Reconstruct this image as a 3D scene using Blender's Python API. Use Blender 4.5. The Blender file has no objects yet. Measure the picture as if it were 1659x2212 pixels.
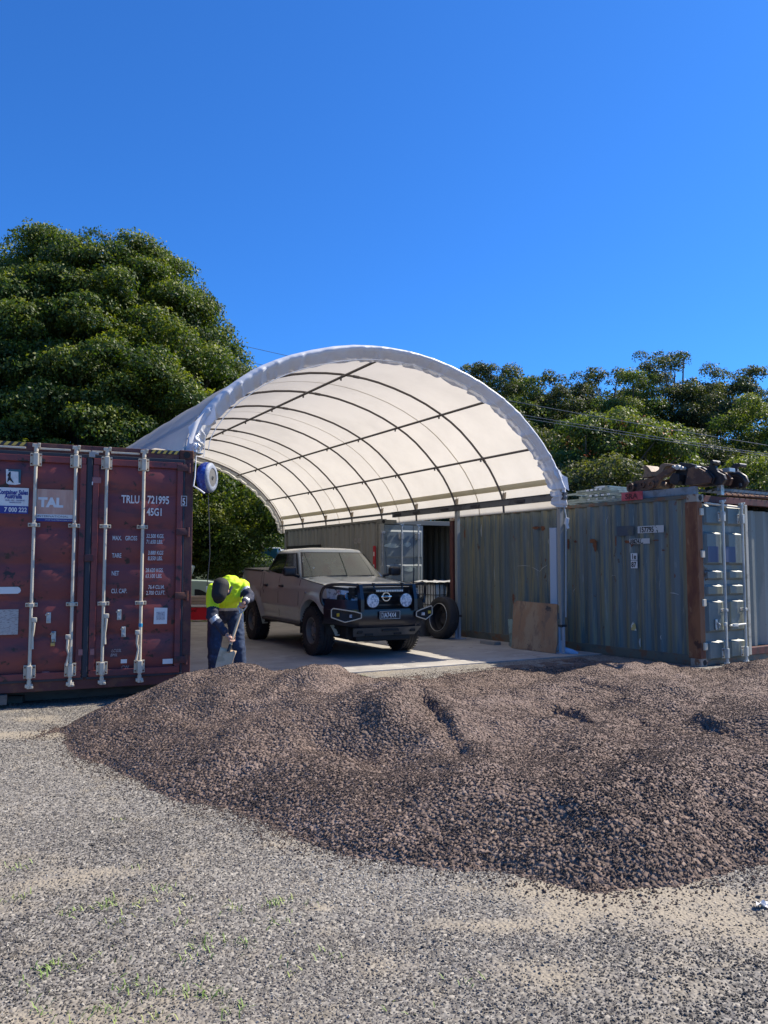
import bpy, bmesh, math, random
import numpy as np
from mathutils import Vector, Matrix, Euler, noise as mnoise
random.seed(7); RNG = np.random.default_rng(11)
SC = bpy.context.scene; COL = SC.collection
R = math.radians
# ------------------------------------------------------------------ camera, sky, sun, exposure
cd = bpy.data.cameras.new('camera'); cam = bpy.data.objects.new('camera', cd); COL.objects.link(cam)
cam.location = (0, 0, 1.62); cam.rotation_euler = (R(94.0), 0, 0)
cd.sensor_fit = 'VERTICAL'; cd.sensor_height = 24; cd.lens = 24 * 1661 / 2212; cd.clip_start = .05; cd.clip_end = 2000
SC.camera = cam
SUN = Vector((.922, .387, math.tan(R(47)))).normalized(); SUN_EL = R(47); SUN_AZ = math.atan2(.922, .387)
w = bpy.data.worlds.new('World'); SC.world = w; w.use_nodes = True
nt = w.node_tree; nt.nodes.clear()
sky = nt.nodes.new('ShaderNodeTexSky'); sky.sky_type = 'NISHITA'; sky.sun_disc = False
sky.sun_elevation = SUN_EL; sky.sun_rotation = SUN_AZ; sky.altitude = 50; sky.air_density = 1.0; sky.dust_density = .35; sky.ozone_density = 3.0
tint = nt.nodes.new('ShaderNodeMix'); tint.data_type = 'RGBA'; tint.blend_type = 'MULTIPLY'; tint.inputs[0].default_value = 1
tint.inputs[7].default_value = (.235, .66, 1.24, 1)
bg = nt.nodes.new('ShaderNodeBackground'); bg.inputs[1].default_value = .092
wo = nt.nodes.new('ShaderNodeOutputWorld')
nt.links.new(sky.outputs[0], tint.inputs[6]); nt.links.new(tint.outputs[2], bg.inputs[0]); nt.links.new(bg.outputs[0], wo.inputs[0])
sd = bpy.data.lights.new('sun', 'SUN'); sd.energy = 5.0; sd.angle = R(.55); sd.color = (1, .91, .77)
so = bpy.data.objects.new('sun', sd); COL.objects.link(so); so.rotation_euler = SUN.to_track_quat('Z', 'Y').to_euler(); so.location = (20, 14, 25)
SC.view_settings.view_transform = 'Standard'; SC.view_settings.look = 'None'; SC.view_settings.exposure = .80; SC.view_settings.gamma = 1
SC.view_settings.use_curve_mapping = False
SC.render.engine = 'CYCLES'
SC.cycles.max_bounces = 6; SC.cycles.transparent_max_bounces = 6

# ------------------------------------------------------------------ materials
MATS = {}
def mat(name, col, rough=.7, metal=0, layers=(), bump=(), spec=.5, trans=0, coat=0, emit=None, attr=None):
    """layers: (colour, scale, lo, hi, (sx,sy,sz)) - patches of another colour; bump: (scale, strength, dist)"""
    if name in MATS: return MATS[name]
    m = bpy.data.materials.new(name); m.use_nodes = True; n = m.node_tree.nodes; l = m.node_tree.links; MATS[name] = m
    p = n['Principled BSDF']; p.inputs['Roughness'].default_value = rough; p.inputs['Metallic'].default_value = metal
    p.inputs['Specular IOR Level'].default_value = spec; p.inputs['Coat Weight'].default_value = coat; p.inputs['Coat Roughness'].default_value = .06
    p.inputs['Base Color'].default_value = (*col, 1)
    if trans: p.inputs['Transmission Weight'].default_value = trans
    tc = n.new('ShaderNodeTexCoord'); last = None
    if attr:
        at = n.new('ShaderNodeAttribute'); at.attribute_type = attr[0]; at.attribute_name = attr[1]
        mx = n.new('ShaderNodeMix'); mx.data_type = 'RGBA'; mx.inputs[6].default_value = (*col, 1); mx.inputs[7].default_value = (*attr[2], 1)
        l.new(at.outputs['Fac'], mx.inputs[0]); last = mx.outputs[2]
    for i, L in enumerate(layers):
        c2, sc, lo, hi = L[:4]; st = L[4] if len(L) > 4 else (1, 1, 1)
        mp = n.new('ShaderNodeMapping'); mp.inputs['Scale'].default_value = st; mp.inputs['Location'].default_value = (i * 3.7, i * 1.9, i * 5.3)
        nz = n.new('ShaderNodeTexNoise'); nz.inputs['Scale'].default_value = sc; nz.inputs['Detail'].default_value = 6; nz.inputs['Roughness'].default_value = .62
        mr = n.new('ShaderNodeMapRange'); mr.interpolation_type = 'SMOOTHSTEP'; mr.inputs['From Min'].default_value = lo; mr.inputs['From Max'].default_value = hi
        mx = n.new('ShaderNodeMix'); mx.data_type = 'RGBA'; mx.inputs[6].default_value = (*col, 1); mx.inputs[7].default_value = (*c2, 1)
        l.new(tc.outputs['Object'], mp.inputs[0]); l.new(mp.outputs[0], nz.inputs['Vector']); l.new(nz.outputs['Fac'], mr.inputs['Value'])
        l.new(mr.outputs[0], mx.inputs[0])
        if last: l.new(last, mx.inputs[6])
        last = mx.outputs[2]
    if last: l.new(last, p.inputs['Base Color'])
    if bump:
        nz = n.new('ShaderNodeTexNoise'); nz.inputs['Scale'].default_value = bump[0]; nz.inputs['Detail'].default_value = 5
        b = n.new('ShaderNodeBump'); b.inputs['Strength'].default_value = bump[1]; b.inputs['Distance'].default_value = bump[2]
        l.new(tc.outputs['Object'], nz.inputs['Vector']); l.new(nz.outputs['Fac'], b.inputs['Height']); l.new(b.outputs[0], p.inputs['Normal'])
    return m

def fabric_mat(name, col, translucent, f=.5):
    m = bpy.data.materials.new(name); m.use_nodes = True; n = m.node_tree.nodes; l = m.node_tree.links; MATS[name] = m
    p = n['Principled BSDF']; p.inputs['Roughness'].default_value = .42; p.inputs['Specular IOR Level'].default_value = .45
    t = n.new('ShaderNodeBsdfTranslucent'); mx = n.new('ShaderNodeMixShader'); mx.inputs[0].default_value = f
    tc = n.new('ShaderNodeTexCoord'); nz = n.new('ShaderNodeTexNoise'); nz.inputs['Scale'].default_value = .9; nz.inputs['Detail'].default_value = 7; nz.inputs['Roughness'].default_value = .65
    mr = n.new('ShaderNodeMapRange'); mr.inputs['From Min'].default_value = .42; mr.inputs['From Max'].default_value = .75
    mc = n.new('ShaderNodeMix'); mc.data_type = 'RGBA'; mc.inputs[6].default_value = (*col, 1); mc.inputs[7].default_value = tuple(c * .84 for c in col) + (1,)
    mt = n.new('ShaderNodeMix'); mt.data_type = 'RGBA'; mt.inputs[6].default_value = (*translucent, 1); mt.inputs[7].default_value = tuple(c * .86 for c in translucent) + (1,)
    l.new(tc.outputs['Object'], nz.inputs['Vector']); l.new(nz.outputs['Fac'], mr.inputs['Value'])
    l.new(mr.outputs[0], mc.inputs[0]); l.new(mr.outputs[0], mt.inputs[0]); l.new(mc.outputs[2], p.inputs['Base Color']); l.new(mt.outputs[2], t.inputs[0])
    b = n.new('ShaderNodeBump'); b.inputs['Strength'].default_value = .25; b.inputs['Distance'].default_value = .02; n2 = n.new('ShaderNodeTexNoise'); n2.inputs['Scale'].default_value = 2.2; n2.inputs['Detail'].default_value = 3
    l.new(tc.outputs['Object'], n2.inputs['Vector']); l.new(n2.outputs['Fac'], b.inputs['Height']); l.new(b.outputs[0], p.inputs['Normal'])
    l.new(p.outputs[0], mx.inputs[1]); l.new(t.outputs[0], mx.inputs[2]); l.new(mx.outputs[0], n['Material Output'].inputs[0])
    return m

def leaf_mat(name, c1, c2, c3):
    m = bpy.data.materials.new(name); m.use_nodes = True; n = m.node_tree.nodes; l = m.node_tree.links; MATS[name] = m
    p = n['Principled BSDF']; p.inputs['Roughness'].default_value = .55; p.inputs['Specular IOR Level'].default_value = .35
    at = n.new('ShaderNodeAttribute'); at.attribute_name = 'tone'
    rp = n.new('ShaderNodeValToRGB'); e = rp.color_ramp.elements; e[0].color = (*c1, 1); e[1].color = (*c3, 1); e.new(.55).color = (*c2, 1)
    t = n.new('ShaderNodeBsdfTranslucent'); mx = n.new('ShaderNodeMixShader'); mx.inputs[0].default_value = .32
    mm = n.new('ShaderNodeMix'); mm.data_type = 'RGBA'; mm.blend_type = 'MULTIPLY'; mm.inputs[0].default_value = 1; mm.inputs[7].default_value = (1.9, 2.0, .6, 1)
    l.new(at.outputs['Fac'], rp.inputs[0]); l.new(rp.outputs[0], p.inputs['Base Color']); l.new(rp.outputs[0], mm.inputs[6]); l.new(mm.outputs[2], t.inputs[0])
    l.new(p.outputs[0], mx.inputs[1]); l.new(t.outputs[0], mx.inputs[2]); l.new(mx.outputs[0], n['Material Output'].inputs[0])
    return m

def stones_mat(name, cols, rough=.85):
    """ground-up stone: cell colours from a Voronoi of stone size, plus height for bump"""
    m = bpy.data.materials.new(name); m.use_nodes = True; n = m.node_tree.nodes; l = m.node_tree.links; MATS[name] = m
    p = n['Principled BSDF']; p.inputs['Roughness'].default_value = rough; p.inputs['Specular IOR Level'].default_value = .3
    tc = n.new('ShaderNodeTexCoord')
    v = n.new('ShaderNodeTexVoronoi'); v.inputs['Scale'].default_value = cols['scale']; v.inputs['Randomness'].default_value = 1
    wv = n.new('ShaderNodeTexWhiteNoise')
    rp = n.new('ShaderNodeValToRGB'); rp.color_ramp.interpolation = 'LINEAR'; e = rp.color_ramp.elements
    e[0].color = (*cols['ramp'][0], 1); e[1].color = (*cols['ramp'][-1], 1)
    for i, c in enumerate(cols['ramp'][1:-1]): e.new((i + 1) / (len(cols['ramp']) - 1)).color = (*c, 1)
    l.new(tc.outputs['Object'], v.inputs['Vector']); l.new(v.outputs['Position'], wv.inputs['Vector']); l.new(wv.outputs['Value'], rp.inputs[0])
    last = rp.outputs[0]
    if 'dattr' in cols:
        at = n.new('ShaderNodeAttribute'); at.attribute_name = 'dust'; nz = n.new('ShaderNodeTexNoise'); nz.inputs['Scale'].default_value = 22; nz.inputs['Detail'].default_value = 6; nz.inputs['Roughness'].default_value = .7
        m1 = n.new('ShaderNodeMath'); m1.operation = 'MULTIPLY_ADD'; m1.inputs[1].default_value = 1.5; m2 = n.new('ShaderNodeMath'); m2.operation = 'SUBTRACT'; m2.inputs[1].default_value = .5; m2.use_clamp = True
        mx = n.new('ShaderNodeMix'); mx.data_type = 'RGBA'; mx.inputs[7].default_value = (*cols['dattr'], 1)
        l.new(tc.outputs['Object'], nz.inputs['Vector']); l.new(at.outputs['Fac'], m1.inputs[0]); l.new(nz.outputs['Fac'], m1.inputs[2]); l.new(m1.outputs[0], m2.inputs[0]); l.new(m2.outputs[0], mx.inputs[0]); l.new(last, mx.inputs[6]); last = mx.outputs[2]
    for c2, sc, lo, hi, st in cols.get('dust', ()):
        mp = n.new('ShaderNodeMapping'); mp.inputs['Scale'].default_value = st
        nz = n.new('ShaderNodeTexNoise'); nz.inputs['Scale'].default_value = sc; nz.inputs['Detail'].default_value = 8; nz.inputs['Roughness'].default_value = .68
        mr = n.new('ShaderNodeMapRange'); mr.interpolation_type = 'SMOOTHSTEP'; mr.inputs['From Min'].default_value = lo; mr.inputs['From Max'].default_value = hi; mr.inputs['To Max'].default_value = .9
        mx = n.new('ShaderNodeMix'); mx.data_type = 'RGBA'; mx.inputs[7].default_value = (*c2, 1)
        l.new(tc.outputs['Object'], mp.inputs[0]); l.new(mp.outputs[0], nz.inputs['Vector']); l.new(nz.outputs['Fac'], mr.inputs['Value']); l.new(mr.outputs[0], mx.inputs[0]); l.new(last, mx.inputs[6]); last = mx.outputs[2]
    l.new(last, p.inputs['Base Color'])
    b = n.new('ShaderNodeBump'); b.inputs['Strength'].default_value = cols.get('bs', .8); b.inputs['Distance'].default_value = cols.get('bd', .012); b.invert = True
    nz = n.new('ShaderNodeTexNoise'); nz.inputs['Scale'].default_value = cols['scale'] * .6; nz.inputs['Detail'].default_value = 4
    ad = n.new('ShaderNodeMath'); ad.operation = 'SUBTRACT'
    l.new(tc.outputs['Object'], nz.inputs['Vector']); l.new(v.outputs['Distance'], ad.inputs[0]); l.new(nz.outputs['Fac'], ad.inputs[1])
    l.new(ad.outputs[0], b.inputs['Height']); l.new(b.outputs[0], p.inputs['Normal'])
    return m

def flat(name, col, rough=.6, **k): return mat(name, col, rough, **k)

# ------------------------------------------------------------------ mesh helpers
class MB:
    def __init__(s): s.v = []; s.f = []; s.m = []
    def add(s, v, f, mi=0):
        o = len(s.v); s.v += [tuple(p) for p in v]; s.f += [tuple(i + o for i in q) for q in f]; s.m += [mi] * len(f); return s
    def box(s, c, d, rot=None, mi=0, bev=0):
        x, y, z = d[0] / 2, d[1] / 2, d[2] / 2
        if bev:
            b = min(bev, x * .9, y * .9, z * .9); bm = bmesh.new(); bmesh.ops.create_cube(bm, size=2)
            for q in bm.verts: q.co = Vector((q.co.x * x, q.co.y * y, q.co.z * z))
            bmesh.ops.bevel(bm, geom=bm.edges[:], offset=b, segments=2, profile=.6, affect='EDGES')
            V = [q.co.copy() for q in bm.verts]; bm.verts.ensure_lookup_table(); bm.verts.index_update(); F = [tuple(q.index for q in f.verts) for f in bm.faces]; bm.free()
        else:
            V = [Vector((a * x, b * y, e * z)) for a in (-1, 1) for b in (-1, 1) for e in (-1, 1)]
            F = [(0, 1, 3, 2), (4, 6, 7, 5), (0, 4, 5, 1), (2, 3, 7, 6), (0, 2, 6, 4), (1, 5, 7, 3)]
        M = Euler(rot).to_matrix() if rot is not None else None
        if M: V = [M @ p for p in V]
        return s.add([p + Vector(c) for p in V], F, mi)
    def tube(s, pts, r, n=8, mi=0, cap=True):
        pts = [Vector(p) for p in pts]; rr = r if isinstance(r, (list, tuple)) else [r] * len(pts); V = []; F = []; up = None
        for i, p in enumerate(pts):
            t = (pts[min(i + 1, len(pts) - 1)] - pts[max(i - 1, 0)]).normalized()
            if up is None: up = Vector((0, 0, 1)) if abs(t.z) < .9 else Vector((1, 0, 0))
            a = t.cross(up).normalized(); b = a.cross(t).normalized(); up = b
            for k in range(n):
                A = 2 * math.pi * (k + .5) / n; V.append(p + (a * math.cos(A) + b * math.sin(A)) * rr[i])
        for i in range(len(pts) - 1):
            for k in range(n): F.append((i * n + k, i * n + (k + 1) % n, (i + 1) * n + (k + 1) % n, (i + 1) * n + k))
        if cap: F.append(tuple(range(n))[::-1]); F.append(tuple((len(pts) - 1) * n + k for k in range(n)))
        return s.add(V, F, mi)
    def lathe(s, prof, M=None, n=32, mi=0, closed=False):
        """prof (r, h) round local z; M a 4x4"""
        V = []; F = []; P = len(prof)
        for k in range(n):
            A = 2 * math.pi * k / n
            for r, h in prof:
                q = Vector((r * math.cos(A), r * math.sin(A), h)); V.append(M @ q if M else q)
        for k in range(n):
            for i in range(P if closed else P - 1):
                j = (i + 1) % P; F.append((k * P + i, ((k + 1) % n) * P + i, ((k + 1) % n) * P + j, k * P + j))
        return s.add(V, F, mi)
    def prism(s, poly, t0, t1, fn, mi=0):
        """polygon (a,b) extruded from t0 to t1; fn(a,b,t)->xyz"""
        n = len(poly); V = [fn(a, b, t0) for a, b in poly] + [fn(a, b, t1) for a, b in poly]
        return s.add(V, [tuple(range(n))[::-1], tuple(range(n, 2 * n))] + [(i, (i + 1) % n, (i + 1) % n + n, i + n) for i in range(n)], mi)
    def grid(s, nu, nv, fn, mi=0, skip=None):
        V = [fn(i, j) for i in range(nu) for j in range(nv)]
        F = [(i * nv + j, (i + 1) * nv + j, (i + 1) * nv + j + 1, i * nv + j + 1) for i in range(nu - 1) for j in range(nv - 1) if not (skip and skip(i, j))]
        return s.add(V, F, mi)
    def mesh(s, name, mats, smooth=None):
        me = bpy.data.meshes.new(name); me.from_pydata([tuple(p) for p in s.v], [], s.f)
        for m in (mats if isinstance(mats, (list, tuple)) else [mats]): me.materials.append(m)
        me.polygons.foreach_set('material_index', s.m)
        bm = bmesh.new(); bm.from_mesh(me); bmesh.ops.recalc_face_normals(bm, faces=bm.faces); bm.to_mesh(me); bm.free()
        if smooth is not None:
            me.shade_smooth() if hasattr(me, 'shade_smooth') else None
            if smooth < 180: me.set_sharp_from_angle(angle=R(smooth))
        me.update(); return me
    def build(s, name, mats, parent=None, smooth=None, loc=None, rot=None):
        o = bpy.data.objects.new(name, s.mesh(name, mats, smooth)); COL.objects.link(o)
        if parent: o.parent = parent
        if loc is not None: o.location = loc
        if rot is not None: o.rotation_euler = rot
        return o
def tag(o, label=None, cat=None, group=None, kind=None):
    for k, v in (('label', label), ('category', cat), ('group', group), ('kind', kind)):
        if v: o[k] = v
    return o
def thing(name, label, cat, loc=(0, 0, 0), rz=0, group=None):
    o = bpy.data.objects.new(name, None); COL.objects.link(o); o.location = loc; o.rotation_euler = (0, 0, R(rz)); o.empty_display_size = .3
    return tag(o, label, cat, group)
def kids(o): return [c for c in bpy.data.objects if c.parent == o]
def copy_tree(o, parent=None):
    c = o.copy(); COL.objects.link(c); c.parent = parent
    for ch in kids(o): copy_tree(ch, c)
    return c
def text(s, size, loc, parent, m, rz=0, sx=.72, align='LEFT', ext=.0008, name='lettering', shear=0, bold=.0):
    cu = bpy.data.curves.new(name, 'FONT'); cu.body = s; cu.size = size * 1.4; cu.extrude = ext; cu.align_x = align; cu.resolution_u = 3; cu.shear = shear; cu.offset = bold
    cu.materials.append(m); o = bpy.data.objects.new(name, cu); COL.objects.link(o); o.parent = parent
    o.location = loc; o.rotation_euler = (R(90), 0, R(rz)); o.scale = (sx, 1, 1); return o
def smooth(a, b, x):
    t = np.clip((np.asarray(x, float) - a) / (b - a), 0, 1); return t * t * (3 - 2 * t)

# value noise in numpy
def vnoise(x, y, seed=0):
    xi = np.floor(x).astype(np.int64); yi = np.floor(y).astype(np.int64); fx = x - xi; fy = y - yi
    def h(a, b):
        n = (a * 374761393 + b * 668265263 + seed * 974634777) & 0x7fffffff; n = ((n ^ (n >> 13)) * 1274126177) & 0x7fffffff
        return ((n ^ (n >> 16)) & 0xffff) / 65535.
    u = fx * fx * (3 - 2 * fx); v = fy * fy * (3 - 2 * fy)
    return (h(xi, yi) * (1 - u) + h(xi + 1, yi) * u) * (1 - v) + (h(xi, yi + 1) * (1 - u) + h(xi + 1, yi + 1) * u) * v - .5
def fbm(x, y, f, o=4, seed=0, g=.5):
    s = 0; a = 1
    for k in range(o): s = s + a * vnoise(x * f, y * f, seed + k); f *= 2.03; a *= g
    return s

# unprojection of the photograph's 1659x2212 view, used to lay things out at their real distance
TH = R(4.0)
def ray(px, py):
    return Vector((0, math.cos(TH), math.sin(TH))) + Vector((1, 0, 0)) * ((px - 829.5) / 1661) + Vector((0, -math.sin(TH), math.cos(TH))) * ((1106 - py) / 1661)
def at_depth(px, py, Y):
    r = ray(px, py); return Vector((0, 0, 1.62)) + r * (Y / r.y)
def at_z(px, py, z=0):
    r = ray(px, py); return Vector((0, 0, 1.62)) + r * ((z - 1.62) / r.z)

# ------------------------------------------------------------------ ground
def gz(x, y):
    """ground level: the yard rises to the level of the slab"""
    x = np.asarray(x, float); y = np.asarray(y, float)
    b = .12 * smooth(8.4, 10.9, y + .25 * np.clip(x, -3, 4))
    f = smooth(11, 8, y)
    return b + (fbm(x, y, .45, 3, 3) * .05 + fbm(x, y, 1.9, 3, 5) * .02) * f
PILE_PX = [(120, 1572), (150, 1600), (168, 1628), (240, 1660), (330, 1700), (420, 1728), (540, 1772), (640, 1812), (760, 1842), (900, 1862), (1050, 1882), (1180, 1906), (1285, 1926), (1400, 1912), (1530, 1896), (1660, 1880)]
POLY = [tuple(at_z(a, b, .0)[:2]) for a, b in PILE_PX] + [(2.9, 4.05), (4.6, 4.7), (6.4, 6.4), (7.4, 9.0), (7.2, 11.2), (5.2, 11.5), (4.3, 11.9), (3.2, 12.6), (2.3, 12.0), (1.2, 11.2), (.2, 10.55), (-.9, 10.15), (-1.7, 9.9), (-2.2, 9.6), (-2.75, 9.05), (-3.15, 8.2), (-3.3, 7.4)]
PA = np.array(POLY)
def poly_sd(x, y):
    """signed distance to the outline of the heap, positive inside"""
    x = np.asarray(x, float); y = np.asarray(y, float); d = np.full(x.shape, 1e9); ins = np.zeros(x.shape, bool); n = len(PA)
    for i in range(n):
        ax, ay = PA[i]; bx, by = PA[(i + 1) % n]; ex, ey = bx - ax, by - ay
        t = np.clip(((x - ax) * ex + (y - ay) * ey) / (ex * ex + ey * ey), 0, 1)
        d = np.minimum(d, np.hypot(x - ax - t * ex, y - ay - t * ey))
        c = ((ay > y) != (by > y)) & (x < (bx - ax) * (y - ay) / (by - ay + 1e-12) + ax); ins ^= c
    return np.where(ins, d, -d)
def wpx(px, py, z): return np.array(at_z(px, py, z)[:2])
STEPS = [([(1192, 1492), (1225, 1500), (1262, 1520), (1300, 1545)], .11, .9),
         ([(1340, 1500), (1400, 1520), (1470, 1532), (1560, 1560), (1640, 1590)], .05, .8),
         ([(905, 1505), (960, 1535), (1000, 1575), (1035, 1612)], .075, 1.3),
         ([(1225, 1440), (1290, 1462), (1360, 1480)], .05, .2),
         ([(790, 1535), (850, 1518), (905, 1505)], .05, .2)]
def hz(x, y):
    """height of the heap's surface above the yard"""
    x = np.asarray(x, float); y = np.asarray(y, float)
    wob = fbm(x, y, 1.3, 3, 21) * .22 + fbm(x, y, 5, 2, 22) * .05
    d = poly_sd(x, y) + wob * .8
    top = .31 + fbm(x, y, .55, 3, 31) * .22 + fbm(x, y, 1.3, 3, 33) * .17 + fbm(x, y, 2.8, 2, 36) * .07
    def bump(px, py, z, sx, sy, a, rot=0):
        c = wpx(px, py, z); dx, dy = x - c[0], y - c[1]; cr, sr = math.cos(rot), math.sin(rot)
        return a * np.exp(-((dx * cr + dy * sr) / sx) ** 2 - ((-dx * sr + dy * cr) / sy) ** 2)
    top = top + bump(470, 1462, .42, 1.0, .95, .22) + bump(700, 1440, .42, .7, .5, .08) + bump(900, 1540, .42, .55, .8, .10, .4) - bump(690, 1590, .3, .8, .6, .12, -.5) + bump(835, 1540, .4, .42, .5, .12, .3) + bump(560, 1570, .35, .5, .35, .07, .5) - bump(1110, 1575, .35, .8, .5, .10, .2) - bump(1210, 1690, .3, .8, .35, .09, -.2) + bump(1020, 1700, .3, .5, .35, .06) - bump(760, 1470, .4, .35, .5, .07)
    top = top + bump(1560, 1705, .40, 1.1, .42, .24, .1) + bump(1420, 1730, .35, .35, .3, .06) - bump(1330, 1640, .3, .9, .45, .07) + bump(1050, 1455, .35, 1.6, .35, .03)
    top = top - .19 * smooth(7.8, 9.5, y - .35 * (x - 1)) * smooth(-.6, .8, x) - .14 * smooth(9.9, 11.4, y - .35 * (x - 1)) - .12 * smooth(2.2, 4.5, x) * smooth(7.5, 10, y)
    for pts, A, wd in STEPS:
        P = [wpx(a, b, .38) for a, b in pts]; best = np.full(x.shape, 9.); sgn = np.zeros(x.shape); fade = np.zeros(x.shape); n = len(P) - 1
        for i in range(n):
            e = P[i + 1] - P[i]; L = np.hypot(*e); t = np.clip(((x - P[i][0]) * e[0] + (y - P[i][1]) * e[1]) / L ** 2, 0, 1)
            dx, dy = x - P[i][0] - t * e[0], y - P[i][1] - t * e[1]; dd = np.hypot(dx, dy); s = np.sign(e[0] * dy - e[1] * dx); tt = (i + t) / n; q = dd < best
            best = np.where(q, dd, best); sgn = np.where(q, s, sgn); fade = np.where(q, smooth(0, .18, tt) * smooth(1, .8, tt), fade)
        near = best * -sgn + fbm(x, y, 6, 2, 9) * .05   # positive on the camera side
        top = top - A * fade * np.where(near > 0, np.exp(-near / wd) * smooth(0, .06, near), 0)
    rise = np.maximum(d, 0) * (.40 + .24 * smooth(7.4, 8.8, y) + .22 * smooth(.3, 1.5, x) * smooth(6.2, 5.0, y))
    k = .10; h = -np.log(np.exp(-rise / k) + np.exp(-np.maximum(top, .02) / k)) * k + k * .0
    h = np.maximum(h, 0) * smooth(0, .12, d)
    rough = (fbm(x, y, 9, 3, 41) * .022 + fbm(x, y, 3.2, 2, 43) * .03) * smooth(.0, .4, d)
    return np.where(d > 0, h + rough, -.03 + 0 * x)

DUSTY = [(1190, 1915, 1.0, .30, .14), (1290, 1960, .9, .25, .16), (1520, 2010, .7, .5, .22), (1600, 1935, .6, .4, .12), (60, 1585, .9, .7, .16), (210, 1872, .8, .28, .07), (100, 1890, .6, .22, .07), (610, 1822, .8, .16, .07), (560, 1800, .5, .18, .05), (330, 1672, .8, .3, .09), (700, 1950, .8, .06, .04), (1075, 2080, .6, .1, .10), (1180, 2110, .6, .14, .10), (40, 2190, .5, .25, .08), (900, 1830, .4, .3, .06), (1400, 2150, .4, .3, .08), (350, 1760, .45, .3, .06), (1060, 1990, .6, .25, .07), (1350, 1925, .8, .35, .08)]
def dustf(x, y):
    x = np.asarray(x, float); y = np.asarray(y, float); s = np.clip(fbm(x, y * 1.5, .8, 4, 77, .6) * 1.1 - .12, 0, 1) * .8
    for px, py, a, sx, sy in DUSTY:
        c = at_z(px, py, 0); s = s + a * np.exp(-((x - c.x) / sx) ** 2 - ((y - c.y) / sy) ** 2)
    return np.clip(s * .88 + fbm(x, y, 5, 4, 78) * .6 * (s > .05), 0, 1)
yard_mat = stones_mat('yard_gravel_fines', dict(scale=58, ramp=[(.06, .057, .053), (.14, .128, .112), (.20, .185, .16), (.29, .268, .23), (.115, .106, .096), (.36, .33, .28)], bs=.65, bd=.010,
    dattr=(.285, .245, .185), dust=[((.26, .225, .17), 3.5, .54, .70, (1, 1.3, 1)), ((.16, .15, .145), 6, .5, .8, (1, 1, 1)), ((.20, .23, .09), 2.1, .66, .80, (1, 1.4, 1))]))
# one continuous sheet: fine near the camera, coarse out to the horizon
def axis(fine0, fine1, step, far0, far1):
    a = list(np.arange(fine0, fine1, step)); s = step; v = a[-1]
    while v < far1: s *= 1.25; v += s; a.append(v)
    s = step; v = a[0]
    while v > far0: s *= 1.25; v -= s; a.insert(0, v)
    return np.array(a)
gx = axis(-6.5, 6.5, .045, -700, 700); gy = axis(1.2, 12, .045, -300, 900)
X, Y = np.meshgrid(gx, gy, indexing='ij'); Z = gz(X, Y)
Z = np.where(Y > 45, Z - .0 * Y, Z)
def sheet(name, X, Y, Z, m, parent=None, keep=None, sm=True):
    nu, nv = X.shape; idx = np.arange(nu * nv).reshape(nu, nv)
    q = np.stack([idx[:-1, :-1], idx[1:, :-1], idx[1:, 1:], idx[:-1, 1:]], -1).reshape(-1, 4)
    if keep is not None: q = q[keep[:-1, :-1].reshape(-1)]
    me = bpy.data.meshes.new(name); me.vertices.add(nu * nv); me.vertices.foreach_set('co', np.stack([X, Y, Z], -1).astype(np.float32).ravel())
    me.loops.add(q.size); me.loops.foreach_set('vertex_index', q.ravel().astype(np.int32)); me.polygons.add(len(q)); me.polygons.foreach_set('loop_start', (np.arange(len(q)) * 4).astype(np.int32))
    me.update(calc_edges=True); me.validate(); me.materials.append(m)
    if sm: me.polygons.foreach_set('use_smooth', np.ones(len(me.polygons), bool))
    o = bpy.data.objects.new(name, me); COL.objects.link(o); o.parent = parent; return o
ground = tag(sheet('ground', X, Y, Z, yard_mat), kind='structure')
_a = ground.data.attributes.new('dust', 'FLOAT', 'POINT'); _a.data.foreach_set('value', (dustf(X, Y) * smooth(14, 9, Y)).astype(np.float32).ravel())

# concrete slab under the shelter: sheet 5 mm proud of the yard with a real edge
conc = mat('slab_concrete', (.36, .34, .31), .85, layers=[((.27, .255, .235), 1.1, .4, .7), ((.44, .42, .38), 3.2, .5, .75), ((.17, .16, .15), 5, .63, .72), ((.23, .21, .18), 30, .55, .8)], bump=(60, .25, .004))
AX = Vector((-.505, .863, 0)); SX = Vector((.863, .505, 0)); FL = Vector((-2.50, 9.95, 0)); FR = Vector((3.05, 13.2, 0))
def can(u, t, z=0): return FL + SX * u + AX * t + Vector((0, 0, z))
b = MB(); c = [can(.1, -.2), can(7.1, -.35), can(8.6, 6), can(8.6, 10.2), can(-3, 10.9), can(-3, 8), can(-.2, 2)]
b.prism([(p.x, p.y) for p in c], -.1, .135, lambda a, b_, t: (a, b_, t)); slab = tag(b.build('concrete_slab', conc), kind='structure')
# road strip, verge beyond the slab
road = mat('road_asphalt', (.075, .075, .078), .9, layers=[((.13, .125, .12), 3, .5, .7)], bump=(90, .3, .004))
b = MB(); b.box((0, 30.0, .12), (90, 9, .02)); tag(b.build('road', road), kind='structure')
verge = mat('verge_turf', (.10, .15, .03), .9, layers=[((.20, .22, .06), 4, .45, .7), ((.20, .16, .10), 1.3, .58, .7)], bump=(40, .8, .03))
b = MB(); b.grid(120, 12, lambda i, j: (-14 + i * .2, 20.6 + j * .42, .14 + .05 * mnoise.noise((i * .7, j * .9, 0)) + .05 * math.sin(j / 11 * math.pi))); tag(b.build('verge', verge, smooth=180), kind='structure')

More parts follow.
